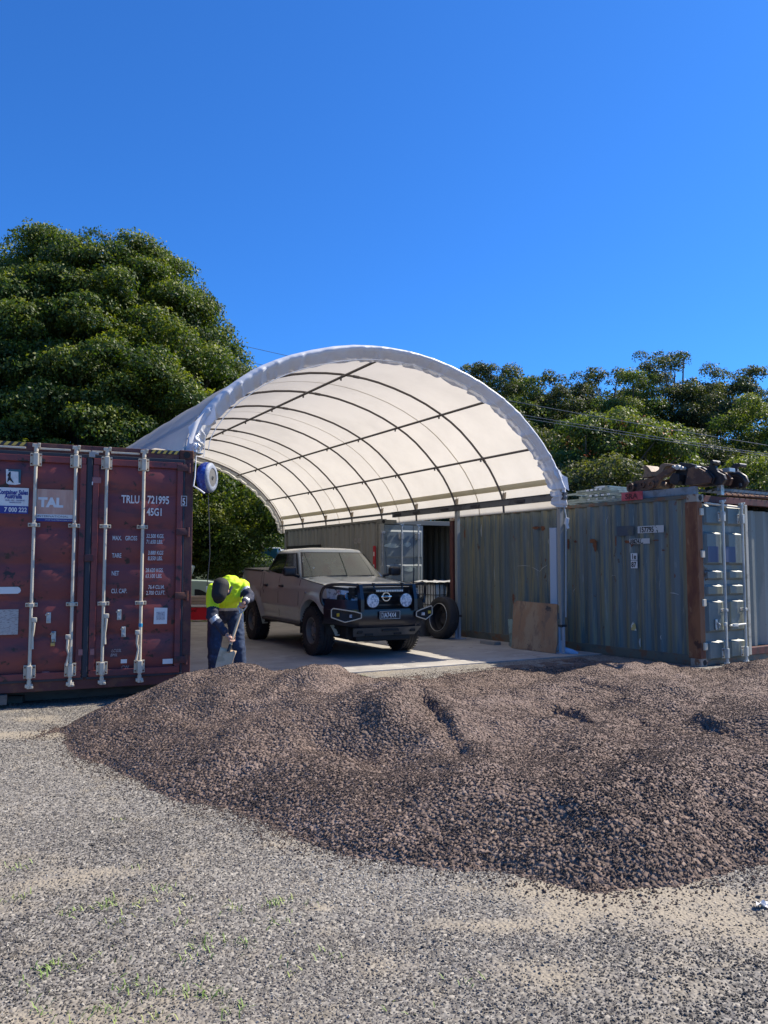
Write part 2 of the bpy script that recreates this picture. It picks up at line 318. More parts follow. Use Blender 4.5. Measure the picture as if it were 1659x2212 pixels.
# ------------------------------------------------------------------ heap of crushed rock
pile_mat = stones_mat('crushed_rock_fines', dict(scale=40, ramp=[(0.063, 0.045, 0.037), (0.107, 0.075, 0.060), (0.144, 0.102, 0.082), (0.181, 0.129, 0.104), (0.090, 0.064, 0.052), (0.232, 0.176, 0.143)], bs=1.0, bd=.02,
    dust=[((.23, .172, .145), 1.4, .48, .7, (1, 1, 1)), ((.13, .086, .07), 2.6, .58, .72, (1, 1, 1))]))
xs = np.arange(-4.3, 7.6, .032); ys = np.arange(3.4, 13.0, .032); X, Y = np.meshgrid(xs, ys, indexing='ij'); SDm = poly_sd(X, Y); H = hz(X, Y); Z = gz(X, Y) + H
heap = thing('gravel_heap', 'long low heap of reddish brown crushed rock spread across the yard', 'gravel heap')
sheet('heap_surface', X, Y, Z, pile_mat, heap, keep=SDm > -.25)

# ------------------------------------------------------------------ loose stones, instanced from points
def stone_mesh(name, seed, squash, m, sub=1):
    bm = bmesh.new(); bmesh.ops.create_icosphere(bm, subdivisions=sub, radius=.5); rr = random.Random(seed)
    planes = [(Vector((rr.gauss(0, 1), rr.gauss(0, 1), rr.gauss(0, 1))).normalized(), rr.uniform(.27, .42)) for _ in range(7)]
    for v in bm.verts:
        for nn, dd in planes:
            e = v.co.dot(nn) - dd
            if e > 0: v.co -= nn * e
        v.co *= 1 + rr.uniform(-.06, .06)
        v.co.z *= squash
    me = bpy.data.meshes.new(name); bm.to_mesh(me); bm.free(); me.materials.append(m)
    return bpy.data.objects.new(name, me)
def scatter(name, P, rot, scl, tone, protos, parent=None, label=None):
    n = len(P); me = bpy.data.meshes.new(name); me.vertices.add(n); me.vertices.foreach_set('co', P.astype(np.float32).ravel())
    for nm, tp, fld, arr in (('rot', 'FLOAT_VECTOR', 'vector', rot), ('scl', 'FLOAT_VECTOR', 'vector', scl), ('tone', 'FLOAT', 'value', tone), ('pick', 'INT', 'value', RNG.integers(0, len(protos), n))):
        a = me.attributes.new(nm, tp, 'POINT'); a.data.foreach_set(fld, np.ascontiguousarray(arr).ravel().astype(np.int32 if tp == 'INT' else np.float32))
    o = bpy.data.objects.new(name, me); COL.objects.link(o); o.parent = parent; tag(o, kind='stuff')
    g = bpy.data.node_groups.new(name, 'GeometryNodeTree'); g.interface.new_socket('Geometry', in_out='INPUT', socket_type='NodeSocketGeometry'); g.interface.new_socket('Geometry', in_out='OUTPUT', socket_type='NodeSocketGeometry')
    N = g.nodes; L = g.links; gi = N.new('NodeGroupInput'); go = N.new('NodeGroupOutput'); mp = N.new('GeometryNodeMeshToPoints'); iop = N.new('GeometryNodeInstanceOnPoints'); jn = N.new('GeometryNodeJoinGeometry')
    for q in reversed(protos):
        oi = N.new('GeometryNodeObjectInfo'); oi.inputs['Object'].default_value = q; oi.inputs['As Instance'].default_value = True; L.new(oi.outputs['Geometry'], jn.inputs[0])
    def na(nm, t):
        q = N.new('GeometryNodeInputNamedAttribute'); q.data_type = t; q.inputs[0].default_value = nm; return q.outputs[0]
    iop.inputs['Pick Instance'].default_value = True
    L.new(gi.outputs[0], mp.inputs[0]); L.new(mp.outputs[0], iop.inputs['Points']); L.new(jn.outputs[0], iop.inputs['Instance']); L.new(na('pick', 'INT'), iop.inputs['Instance Index'])
    L.new(na('rot', 'FLOAT_VECTOR'), iop.inputs['Rotation']); L.new(na('scl', 'FLOAT_VECTOR'), iop.inputs['Scale']); L.new(iop.outputs[0], go.inputs[0])
    md = o.modifiers.new('stones', 'NODES'); md.node_group = g; return o
def stone_cols(name, ramp):
    m = bpy.data.materials.new(name); m.use_nodes = True; n = m.node_tree.nodes; l = m.node_tree.links; p = n['Principled BSDF']; p.inputs['Roughness'].default_value = .8; p.inputs['Specular IOR Level'].default_value = .35
    at = n.new('ShaderNodeAttribute'); at.attribute_type = 'INSTANCER'; at.attribute_name = 'tone'; rp = n.new('ShaderNodeValToRGB'); e = rp.color_ramp.elements
    e[0].color = (*ramp[0], 1); e[1].color = (*ramp[-1], 1)
    for i, c in enumerate(ramp[1:-1]): e.new((i + 1) / (len(ramp) - 1)).color = (*c, 1)
    tc = n.new('ShaderNodeTexCoord'); nz = n.new('ShaderNodeTexNoise'); nz.inputs['Scale'].default_value = 3.5; nz.inputs['Detail'].default_value = 3
    b = n.new('ShaderNodeBump'); b.inputs['Strength'].default_value = .5; b.inputs['Distance'].default_value = .2
    l.new(tc.outputs['Object'], nz.inputs['Vector']); l.new(nz.outputs['Fac'], b.inputs['Height']); l.new(b.outputs[0], p.inputs['Normal'])
    l.new(at.outputs['Fac'], rp.inputs[0]); l.new(rp.outputs[0], p.inputs['Base Color']); return m
sm_y = stone_cols('yard_stone', [(.065, .059, .052), (.145, .13, .112), (.215, .193, .165), (.18, .15, .128), (.27, .247, .207), (.39, .355, .30), (.58, .54, .46)])
sm_p = stone_cols('heap_stone', [(0.043, 0.031, 0.026), (0.084, 0.058, 0.047), (0.118, 0.082, 0.065), (0.098, 0.066, 0.053), (0.155, 0.110, 0.088), (0.241, 0.185, 0.150)])
PY = [stone_mesh('yard_stone_%s' % k, i, .62 + .12 * i, sm_y) for i, k in enumerate('abcd')]
PP = [stone_mesh('heap_stone_%s' % k, 20 + i, .7 + .1 * i, sm_p) for i, k in enumerate('abcd')]
def sample(n, x0, x1, y0, y1): return RNG.uniform(x0, x1, n), RNG.uniform(y0, y1, n)
def inview(x, y, mg=1.12): return np.abs(x) < y * .5 * mg + 1.7
def rots(n): return np.stack([RNG.uniform(0, 6.28, n), RNG.uniform(-.5, .5, n), RNG.uniform(0, 6.28, n)], -1)
# yard stones: patchy, denser in the grey drifts
xs_, ys_, ss_ = [], [], []
for (y0, y1, dens, smin, smax) in ((2.3, 3.6, 8200, .006, .020), (3.6, 5.2, 5600, .0062, .021), (5.2, 9.2, 2400, .0075, .023)):
    W_ = y1 * .56 + 1.7; n = int((y1 - y0) * 2 * W_ * dens); x, y = sample(n, -W_, W_, y0, y1); ok = inview(x, y) & (poly_sd(x, y) < .05) & (y < 9.6 - .2 * x)
    pat = fbm(x, y * 1.4, .8, 4, 77, .6); ok &= RNG.uniform(0, 1, n) < np.clip(1.0 - 1.0 * dustf(x, y), .16, 1.0)
    x, y = x[ok], y[ok]; s = smin + (smax - smin) * RNG.beta(1.3, 4.2, len(x)); xs_.append(x); ys_.append(y); ss_.append(s)
x = np.concatenate(xs_); y = np.concatenate(ys_); s = np.concatenate(ss_); n = len(x)
big = RNG.uniform(0, 1, n) < .005; s = np.where(big, s * 1.9, s)
tone = np.clip(RNG.beta(1.6, 2.6, n) + fbm(x, y, .7, 4, 99) * .42 - .05 + .10 * np.exp(-((x - .05) / .9) ** 2 - ((y - 4.15) / .35) ** 2) * 2.2 + (RNG.uniform(0, 1, n) < .045) * .55, 0, 1)
scatter('yard_gravel', np.stack([x, y, gz(x, y) + s * .12], -1), rots(n), np.stack([s * RNG.uniform(.8, 1.3, n), s * RNG.uniform(.8, 1.2, n), s * RNG.uniform(.42, .8, n)], -1), tone, PY)
n_yard = n
xs_, ys_, ss_ = [], [], []
for (y0, y1, dens, smin, smax) in ((3.6, 5.6, 5600, .0075, .025), (5.6, 8.0, 3400, .008, .026), (8.0, 11.4, 1500, .009, .028)):
    W_ = y1 * .56 + 1.7; n = int((y1 - y0) * 2 * W_ * dens); x, y = sample(n, -W_, W_, y0, y1); sd_ = poly_sd(x, y); ok = inview(x, y) & (sd_ > -.28 * RNG.uniform(0, 1, n) ** 3)
    rub = smooth(.2, .6, sd_) * smooth(.52, .9, vnoise(x * 1.3, y * 1.3, 55) + .5); ok &= RNG.uniform(0, 1, n) > rub * .6
    x, y, sd_ = x[ok], y[ok], sd_[ok]; s = smin + (smax - smin) * RNG.beta(1.4, 5.0, len(x)) * np.where(sd_ < .8, 1.1, .78) * (1 + .25 * smooth(.2, 1.4, x) * smooth(5.6, 4.6, y)); xs_.append(x); ys_.append(y); ss_.append(s)
x = np.concatenate(xs_); y = np.concatenate(ys_); s = np.concatenate(ss_); n = len(x)
tone = np.clip(RNG.beta(1.8, 2.6, n) + fbm(x, y, .9, 3, 15) * .45 - .10 * smooth(.3, 1.4, x) * smooth(5.8, 4.8, y) + .06 * smooth(5.5, 7, y), 0, 1)
zz = gz(x, y) + np.maximum(hz(x, y), 0) + s * .16
scatter('stones', np.stack([x, y, zz], -1), rots(n), np.stack([s * RNG.uniform(.8, 1.3, n), s * RNG.uniform(.8, 1.2, n), s * RNG.uniform(.5, .9, n)], -1), tone, PP, heap)
print('stones', n_yard, n)

# sparse grass coming through the gravel
gm = mat('grass_blade', (.16, .25, .045), .6, attr=None, layers=[((.33, .36, .10), 3, .45, .65)])
V, F = [], []
tufts = [(at_z(a, b_, 0), k) for a, b_, k in [(150, 1960, 16), (225, 1950, 26), (300, 1955, 14), (255, 1990, 12), (345, 1925, 14), (505, 1960, 14), (590, 1950, 22), (640, 1945, 10), (600, 1985, 10), (440, 2030, 22), (520, 2035, 14), (430, 2060, 10), (370, 1995, 8), (130, 2085, 26), (90, 2090, 10), (215, 2060, 10), (270, 2120, 18), (320, 2140, 16), (430, 2140, 20), (470, 2145, 16), (500, 2175, 14), (60, 2140, 8), (90, 2180, 12), (225, 2180, 16), (330, 2195, 14), (620, 2090, 8), (165, 2205, 10), (45, 1860, 12), (300, 1870, 6), (1010, 2110, 7), (860, 2170, 6), (400, 1940, 8), (30, 1930, 14), (250, 1760, 6), (700, 2050, 7)]]
for c, k in tufts:
    for _ in range(int(k * 1.3)):
        bx = c.x + random.gauss(0, .045); by = c.y + random.gauss(0, .035); a = random.uniform(0, 6.28); L_ = random.uniform(.012, .035); hh = random.uniform(.008, .030); wd = random.uniform(.0018, .0032)
        z0 = float(gz(bx, by)) + .003; dx, dy = math.cos(a), math.sin(a); o = len(V)
        for tt, ww in ((0, 1), (.5, .8), (1, .05)):
            px, py, pz = bx + dx * L_ * tt, by + dy * L_ * tt, z0 + hh * (1 - (1 - tt) ** 2)
            V += [(px - dy * wd * ww, py + dx * wd * ww, pz), (px + dy * wd * ww, py - dx * wd * ww, pz)]
        F += [(o, o + 1, o + 3, o + 2), (o + 2, o + 3, o + 5, o + 4)]
me = bpy.data.meshes.new('grass'); me.from_pydata(V, [], F); me.materials.append(gm); o = bpy.data.objects.new('grass', me); COL.objects.link(o); tag(o, kind='stuff')
# ------------------------------------------------------------------ shipping containers
red_m = mat('container_red_paint', (.170, .034, .035), .5, layers=[((.22, .042, .032), 1.6, .45, .62, (1, 1, 2.2)), ((.085, .026, .036), 2.4, .5, .68, (1, 1, 2.5)), ((.030, .014, .012), 7, .60, .66), ((.020, .012, .010), 2.7, .66, .71, (1, 1, 1.3)), ((.16, .10, .08), 26, .70, .74)], bump=(9, .15, .01))
red_dark = mat('container_red_frame', (.085, .024, .024), .6, layers=[((.13, .05, .03), 5, .5, .65), ((.03, .018, .015), 9, .58, .68)], bump=(14, .3, .01))
grn_m = mat('container_green_paint', (.125, .150, .145), .48, layers=[((.205, .195, .125), 3.0, .47, .56, (.2, 4.0, .10)), ((.085, .118, .122), 4, .5, .6, (.2, 3.0, .12)), ((.24, .25, .22), 9, .58, .70, (.3, 3, .25)), ((.085, .045, .022), 3.4, .655, .69, (1, 1, .55)), ((.26, .25, .20), 60, .735, .75, (1, 1, .35)), ((.15, .05, .02), 5.5, .66, .69, (1, 1, .4))], bump=(5, .12, .02))
grn_rail = mat('container_green_rail', (.12, .12, .095), .6, layers=[((.17, .085, .045), 6, .5, .62), ((.07, .085, .08), 4, .5, .65)], bump=(14, .3, .01))
rust_m = mat('rusted_steel', (.17, .062, .026), .8, layers=[((.075, .025, .018), 5, .42, .62, (1, 1, .35)), ((.25, .12, .06), 9, .56, .68, (1, 1, .4)), ((.05, .02, .018), 3, .58, .66)], bump=(20, .4, .008))
redox = mat('red_oxide_steel', (.10, .028, .024), .7, layers=[((.05, .02, .018), 7, .5, .62, (1, 1, .3))], bump=(20, .4, .006))
gry_m = mat('container_grey_paint', (.25, .25, .22), .6, layers=[((.19, .195, .175), 3, .45, .6, (.3, 3, .12)), ((.23, .225, .195), 6, .55, .7, (.5, 2, .2)), ((.11, .075, .05), 7, .68, .72)], bump=(6, .12, .02))
gry_door = mat('container_bluegrey_door', (.135, .17, .185), .5, layers=[((.17, .20, .21), 2.5, .45, .62), ((.09, .115, .125), 6, .58, .7)], bump=(6, .12, .01))
bei_m = mat('container_pale_paint', (.215, .225, .195), .6, layers=[((.30, .29, .25), 2.5, .48, .6, (1, 1, .25)), ((.14, .13, .10), 3.3, .55, .68, (1, 1, .3)), ((.10, .06, .04), 7, .67, .72)], bump=(6, .15, .02))
rod_m = mat('cream_rod_paint', (.52, .47, .37), .45, layers=[((.40, .34, .26), 9, .55, .68), ((.16, .08, .05), 14, .66, .72)])
galv = mat('galvanised_steel', (.46, .47, .46), .42, metal=.65, layers=[((.30, .32, .33), 14, .45, .65)])
steel_d = mat('dark_steel', (.055, .055, .062), .45, metal=.5, layers=[((.10, .095, .09), 8, .5, .68)])
gask = flat('door_gasket_rubber', (.018, .022, .034), .55)
blackm = flat('flat_black', (.008, .008, .009), .7)
ply_in = mat('container_floor_ply', (.10, .07, .045), .8)
white_v = mat('white_vinyl', (.66, .66, .64), .5, layers=[((.50, .49, .46), 12, .55, .75)])
white_t = mat('white_lettering', (.62, .61, .60), .6, layers=[((.30, .22, .2), 40, .62, .70)])
white_f = flat('faded_lettering', (.40, .36, .36), .6)
blue_v = flat('royal_blue_vinyl', (.018, .025, .20), .4)
yel_t = flat('hazard_yellow', (.55, .38, .06), .5)
cork = 'corner_casting'

def corrug(mb, L, z0, z1, place, pitch=.278, dep=.036, start=0.):
    """corrugated steel sheet; place(s, d, z) with s along the wall and d the inset"""
    pr = []; s = 0
    while s < L:
        for a, d in ((0, 0), (.072, 0), (.14, dep), (.21, dep)):
            if s + a <= L: pr.append((s + a, d))
        s += pitch
    pr.append((L, pr[-1][1])); rows = [z0 + (z1 - z0) * k / 3 for k in range(4)]
    V = [place(a, d, z) for a, d in pr for z in rows]; n = 4
    mb.add(V, [(i * n + k, (i + 1) * n + k, (i + 1) * n + k + 1, i * n + k + 1) for i in range(len(pr) - 1) for k in range(n - 1)])
def door_sheet(mb, x0, x1, z0, z1, bands, out, y=0, slope=.03, cols=1, side=.09):
    """pressed door skin: bands are (z0,z1) pressed outward (negative y) by `out`"""
    zs = [z0]
    for a, b_ in bands: zs += [a - slope, a, b_, b_ + slope]
    zs.append(z1); zs = sorted(set(round(v, 4) for v in zs))
    def inb(z): return any(a - 1e-4 <= z <= b_ + 1e-4 for a, b_ in bands)
    wc = (x1 - x0) / cols; xs = []
    for c in range(cols):
        a = x0 + c * wc; xs += [(a + .012, 0), (a + .035, 0), (a + .035 + .03, 1), (a + wc - .035 - side, 1), (a + wc - .035, 0)]
    xs = [(x0, 0)] + xs + [(x1, 0)]
    V = [(x, y - (out if (k and inb(z)) else 0), z) for x, k in xs for z in zs]; n = len(zs)
    mb.add(V, [(i * n + k, i * n + k + 1, (i + 1) * n + k + 1, (i + 1) * n + k) for i in range(len(xs) - 1) for k in range(n - 1)])

def lock_rod(parent, x, z0, z1, hz_, clamps, y=-.075, m=rod_m, hside=1, rad=.0195, cam=True, handle=True):
    """one lock rod (with its cams and guides) as a part of the door's container"""
    b = MB(); b.tube([(x, y, z0 + .05), (x, y, z1 - .05)], rad, 12)
    for zc, s in ((z0 + .03, -1), (z1 - .03, 1)):
        b.tube([(x, y, zc - .05), (x, y, zc + .035)], rad * 1.25, 10)
        if cam: b.box((x, y + .005, zc + s * .02), (.085, .05, .04), bev=.008); b.box((x + .03, y - .01, zc + s * .035), (.03, .05, .025), bev=.005)
    rod = b.build('lock_rod', m, parent, smooth=40)
    for zc, big in clamps:
        g = MB()
        if big:
            g.box((x, y + .045, zc), (.125, .012, .15), bev=.004); g.box((x, y, zc), (.056, .062, .15), bev=.01)
            for dx in (-.048, .048):
                for dz in (-.05, .05): g.tube([(x + dx, y + .04, zc + dz), (x + dx, y + .028, zc + dz)], .009, 6, mi=1)
        else:
            g.box((x, y + .045, zc), (.13, .012, .045), bev=.004); g.box((x, y, zc), (.054, .058, .045), bev=.008)
            for dx in (-.048, .048): g.tube([(x + dx, y + .04, zc), (x + dx, y + .03, zc)], .008, 6, mi=1)
        g.build('rod_guide', [m, rust_m], rod)
    if handle:
        h = MB(); hx = x + .035 * hside; h.box((hx, y - .012, hz_), (.055, .04, .055), bev=.008)
        h.tube([(hx, y - .02, hz_ - .03), (hx - .006, y - .028, hz_ - .13), (hx - .012 * hside, y - .012, hz_ - .2), (hx - .01, y - .026, hz_ - .33)], [.017, .014, .012, .015], 8)
        h.build('rod_handle', m, rod, smooth=40)
    return rod

def castings(t, W, L, H, m, hole=blackm):
    for x in (-W / 2 + .085, W / 2 - .085):
        for y in (.089, L - .089):
            for z in (.059, H - .059):
                b = MB(); b.box((x, y, z), (.172, .182, .12), bev=.01)
                s = -1 if y < 1 else 1
                b.lathe([(0, 0), (.042, 0), (.042, .004), (0, .004)], Matrix.Translation((x, y + s * .0905, z)) @ Matrix.Rotation(R(90), 4, 'X') @ Matrix.Scale(1.35 if False else 1, 4), 16, mi=1)
                sx = -1 if x < 0 else 1
                b.lathe([(0, 0), (.04, 0), (.04, .004), (0, .004)], Matrix.Translation((x + sx * .0845, y, z)) @ Matrix.Rotation(R(90), 4, 'Y'), 14, mi=1)
                b.build(cork, [m, hole], t)

def container(label, W, L, H, loc, rz, mw, mf, mpost, mcast, group=None, sides='LRB', roofm=None):
    t = thing('shipping_container', label, 'shipping container', loc, rz, group)
    if 'L' in sides:
        b = MB(); corrug(b, L - .30, .16, H - .06, lambda s, d, z: (-W / 2 + .008 + d, .15 + s, z)); b.build('side_wall', mw, t, smooth=20)
    if 'R' in sides:
        b = MB(); corrug(b, L - .30, .16, H - .06, lambda s, d, z: (W / 2 - .008 - d, .15 + s, z)); b.build('side_wall', mw, t, smooth=20)
    b = MB(); corrug(b, W - .30, .16, H - .1, lambda s, d, z: (-W / 2 + .15 + s, L - .02 - d, z), .25, .045); b.build('end_wall', mw, t, smooth=20)
    b = MB(); corrug(b, L - .2, -W / 2 + .06, W / 2 - .06, lambda s, d, z: (z, .1 + s, H - .012 - d * .55), .2, .02); b.build('container_roof', roofm or mw, t, smooth=20)
    b = MB(); b.box((0, L / 2, .14), (W - .12, L - .2, .03)); b.build('container_floor', ply_in, t)
    for s in (-1, 1):
        b = MB(); b.box((s * (W / 2 - .03), L / 2, H - .035), (.06, L - .36, .06), bev=.006); b.build('top_rail', mf, t)
        b = MB(); b.box((s * (W / 2 - .035), L / 2, .085), (.065, L - .36, .15), bev=.006); b.build('bottom_rail', mf, t)
    for s in (-1, 1):
        for y, dy in ((.055, .11), (L - .055, .11)):
            b = MB(); b.box((s * (W / 2 - .052), y, H / 2), (.104, dy, H - .236), bev=.008); b.build('corner_post', mpost, t)
    for y in (.06, L - .06):
        b = MB(); b.box((0, y, H - .065), (W - .345, .1, .105), bev=.006); b.build('header_rail' if y < 1 else 'rear_header_rail', mf, t)
        b = MB(); b.box((0, y, .075), (W - .345, .1, .13), bev=.006); b.build('door_sill' if y < 1 else 'rear_sill', mf, t)
    castings(t, W, L, H, mcast)
    return t

# ---- red high-cube container
RW, RL, RH = 2.438, 12.19, 2.896
red = container('dark red high container with cream lock rods and white TRLU lettering, standing beside the man', RW, RL, RH, (-2.398 - 1.219 * .9164, 9.62 - 1.219 * .40, .17), 23.6, red_m, red_dark, red_dark, rust_m)
DZ = -.17  # the measured heights were above the yard
for x0, x1 in ((-1.115, -.012), (.012, 1.115)):
    b = MB(); door_sheet(b, x0 + .03, x1 - .03, .155, 2.725, [(.30, .56), (.70, .98), (1.12, 1.40), (1.54, 1.82), (1.96, 2.24), (2.38, 2.60)], .022, y=.018, slope=.05)
    d = b.build('door', red_m, t if False else red, smooth=25)
    f = MB(); ins = .045
    for zc in (.155 + .03, 2.695): f.box(((x0 + x1) / 2, .0, zc), (x1 - x0 - .06, .045, .075), bev=.005)
    for xc in (x0 + .06, x1 - .06): f.box((xc, .0, 1.44), (.068, .043, 2.43), bev=.005)
    f.build('door_frame', red_m, d)
    g = MB()
    for zc, gh in ((.135, .034), (2.755, .045)): g.box(((x0 + x1) / 2, .012, zc), (x1 - x0, .05, gh), bev=.008)
    for xc in (x0 + .012, x1 - .012): g.box((xc, .012, 1.445), (.024, .05, 2.58), bev=.006)
    if x0 > 0: g.box((.0, -.018, 1.445), (.052, .02, 2.60), bev=.006)
    g.build('gasket', gask, d)
    s = -1 if x0 < 0 else 1
    for zz in (2.67, 1.87, 1.08, .30):
        h = MB(); h.box((s * 1.09, -.022, zz), (.15, .02, .085), bev=.008); h.tube([(s * 1.162, -.02, zz - .06), (s * 1.162, -.02, zz + .06)], .018, 8); h.build('hinge', red_dark, d, smooth=40)
RODX = (-.588, -.158, .187, .612)
for x, hz_, hs in zip(RODX, (.835, .63, .86, .655), (1, -1, 1, -1)):
    rd = lock_rod(red, x, .08, 2.85, hz_, [(2.68, 1), (1.92, 0), (1.003, 0), (.245, 1)], hside=hs)
b = MB(); b.tube([(.612, -.075, .55), (.612, -.075, .59)], .0225, 12); b.build('blue_tape', flat('blue_tape', (.02, .25, .45)), red)
# handle keepers with seals, padlock
for x, z in ((-.404, .68), (-.345, .46), (.37, .695), (.424, .49)):
    k = MB(); k.box((x, -.012, z), (.05, .014, .125), bev=.012); k.tube([(x, -.02, z + .045), (x - .02, -.045, z + .05), (x - .035, -.04, z + .03)], .009, 6); k.box((x, -.022, z - .035), (.022, .016, .02), bev=.003)
    k.build('handle_keeper', galv, red)
k = MB(); k.box((-.352, -.04, .375), (.048, .022, .04), bev=.006); k.tube([(-.367, -.04, .395), (-.367, -.04, .43), (-.337, -.04, .43), (-.337, -.04, .395)], .004, 6); k.build('padlock', flat('brass', (.45, .32, .12), .35, metal=.8), red)
# rain bar and hazard strips on the header
b = MB()
for a, c in ((-1.1, -.70), (-.56, -.22), (-.13, .0), (.02, .14), (.23, .56)): b.box(((a + c) / 2, -.038, 2.642), (c - a, .014, .022), bev=.004)
b.build('drip_strip', rod_m, red)
b = MB(); b.box((.02, -.035, 2.60), (.07, .03, .06), bev=.006); b.box((.05, -.045, 2.625), (.09, .012, .028), rot=(0, R(12), 0), bev=.004); b.build('centre_catch', mat('catch_grey', (.30, .30, .29), .5), red)
b = MB(); b.box((.012, -.04, 1.37), (.10, .03, .085), bev=.01); b.build('centre_plate', red_dark, red)
for x0, x1, k in ((-1.10, -.69, 5), (.70, 1.04, 5)):
    b = MB(); b.box(((x0 + x1) / 2, .004, 2.695 - .005), (x1 - x0, .004, .045)); hzst = b.build('hazard_strip', flat('hazard_black', (.02, .02, .025), .5), red)
    y = MB(); wd = (x1 - x0) / k
    for i in range(k):
        a = x0 + i * wd; y.add([(a, -.001, 2.668), (a + wd * .5, -.001, 2.668), (a + wd * .95, -.001, 2.712), (a + wd * .45, -.001, 2.712)], [(0, 1, 2, 3)])
    y.build('yellow_stripes', yel_t, hzst)
# stickers and plates (flat print)
def plate(name, x0, x1, z0, z1, m, parent=red, y=-.008, th=.004, bev=0):
    b = MB(); b.box(((x0 + x1) / 2, y, (z0 + z1) / 2), (x1 - x0, th, z1 - z0), bev=bev); return b.build(name, m, parent)
YS = -.012
def wedge(name, pts, m, parent=red, y=-.014, th=.004):
    b = MB(); b.prism(pts, y, y + th, lambda a, c, t: (a, t, c)); return b.build(name, m, parent)
st = plate('sticker', -1.28 + .18, -.655, 1.877, 2.175, white_v, y=-.012); plate('sticker_band', -1.10, -.655, 1.877, 1.965, blue_v, st, y=-.015)
text('Container Sales', .052, (-.662, -.016, 2.098), st, blue_v, sx=.68, align='RIGHT', bold=.003); text('Australia', .052, (-.725, -.016, 2.052), st, blue_v, sx=.68, align='RIGHT', bold=.003)
text('SALES - HIRE - TRANSPORT', .017, (-.69, -.016, 2.022), st, blue_v, align='RIGHT'); text('MODIFICATIONS', .016, (-.73, -.016, 1.998), st, blue_v, align='RIGHT')
text('7 000 222', .052, (-.668, -.018, 1.897), st, white_v, sx=.80, align='RIGHT', bold=.002)
st = wedge('torn_sticker', [(-.90, 2.385), (-.745, 2.385), (-.745, 2.22), (-.80, 2.208), (-.87, 2.212), (-.892, 2.225)], white_v)
wedge('sticker_scrap', [(-.875, 2.385), (-.742, 2.387), (-.744, 2.23), (-.765, 2.235), (-.77, 2.362), (-.875, 2.365)], flat('teal_print', (.02, .09, .13)), st, y=-.016)
wedge('dark_figure', [(-.866, 2.35), (-.85, 2.36), (-.848, 2.29), (-.815, 2.235), (-.82, 2.23), (-.858, 2.262), (-.884, 2.232), (-.872, 2.30), (-.882, 2.315)], flat('print_black', (.02, .015, .02)), st, y=-.0185, th=.002)
tal_o = mat('faded_orange_print', (.50, .27, .20), .55, layers=[((.58, .36, .27), 3, .4, .65, (3, 1, .6)), ((.62, .22, .15), 4, .55, .75, (3, 1, .4))])
st = plate('sticker', -.565, -.178, 1.795, 2.172, tal_o, y=-.012); plate('sticker_band', -.565, -.178, 1.833, 1.878, white_v, st, y=-.0145); plate('sticker_band', -.565, -.178, 1.795, 1.832, blue_v, st, y=-.0145)
text('TAL', .105, (-.548, -.0155, 1.968), st, white_v, sx=1.0, bold=.008)
text('INTERNATIONAL', .024, (-.558, -.018, 1.844), st, flat('print_grey', (.06, .06, .08)), sx=1.28); text('WWW.TALINTERNATIONAL.COM', .013, (-.475, -.018, 1.806), st, white_v, sx=1.05)
T = lambda s, sz, x, z, sx=.60, m=white_t, bold=.002, sh=0: text(s, sz, (x, -.016, z), red, m, sx=sx, bold=bold, shear=sh)
T('TRLU', .095, .365, 2.040, .66, bold=.003); T('721995', .095, .665, 2.043, .66, bold=.003); T('45G1', .092, .662, 1.895, .66, bold=.003); text('5', .085, (1.082, -.027, 2.038), red, white_t, sx=.66, bold=.003)
b = MB()
for (xa, xb, za, zb) in ((1.068, 1.074, 2.025, 2.145), (1.134, 1.140, 2.025, 2.145), (1.068, 1.14, 2.143, 2.149), (1.068, 1.14, 2.022, 2.028)): b.box(((xa + xb) / 2, -.026, (za + zb) / 2), (xb - xa, .003, zb - za))
b.build('lettering_frame', white_t, red)
for (a, z, s1, s2) in ((1.590, 0, '32.500 KGS.', '71.650 LBS.'),): pass
for lab, zl, l1, z1, l2, z2 in (('MAX.   GROSS', 1.587, '32.500 KGS.', 1.622, '71.650 LBS.', 1.552), ('TARE', 1.378, '  3.880 KGS', 1.418, '  8.550 LBS.', 1.350), ('NET', 1.165, '28.620 KGS.', 1.205, '63.100 LBS.', 1.135), ('CU. CAP.', .953, '   76.4 CU.M.', 1.000, ' 2.700 CU.FT.', .930)):
    T(lab, .054, .272, zl, .60, sh=.0, bold=.001); T(l1, .048, .662, z1 - .002, .62, bold=.001, sh=.1); T(l2, .048, .662, z2 - .002, .62, bold=.001, sh=.1)
plate('data_plate', -1.02, -.72, .50, .785, mat('data_plate_print', (.40, .38, .36), .5, layers=[((.22, .2, .2), 40, .5, .6, (1, 1, 4))]), y=-.012); 
b = MB(); b.prism([(-1.1, .962), (-.735, .962), (-.712, .975), (-.703, 1.0), (-.712, 1.025), (-.735, 1.04), (-1.1, 1.04)], -.014, -.010, lambda a, c, t: (a, t, c)); b.build('blank_label', white_v, red)
b = MB(); b.prism([(.775, .772), (.93, .765), (.928, .57), (.77, .572)], -.016, -.012, lambda a, c, t: (a, t, c)); pp = b.build('paper_notice', white_v, red)
plate('print_block', .80, .90, .62, .72, mat('grey_print', (.45, .45, .46), .6, layers=[((.25, .25, .28), 60, .5, .6)]), pp, y=-.0175, th=.002)
plate('small_label', .886, 1.007, .085, .145, white_v); plate('small_label', -.075, -.028, .235, .305, flat('faded_pink', (.30, .13, .13)), y=-.026); plate('small_label', .055, .10, .235, .305, flat('faded_pink', (.3, .13, .13)), y=-.026)
plate('reflector_scrap', .03, .13, 2.265, 2.335, flat('faded_pink', (.3, .13, .13)), y=-.026); plate('reflector_scrap', .025, .037, 2.24, 2.28, white_v, y=-.03)
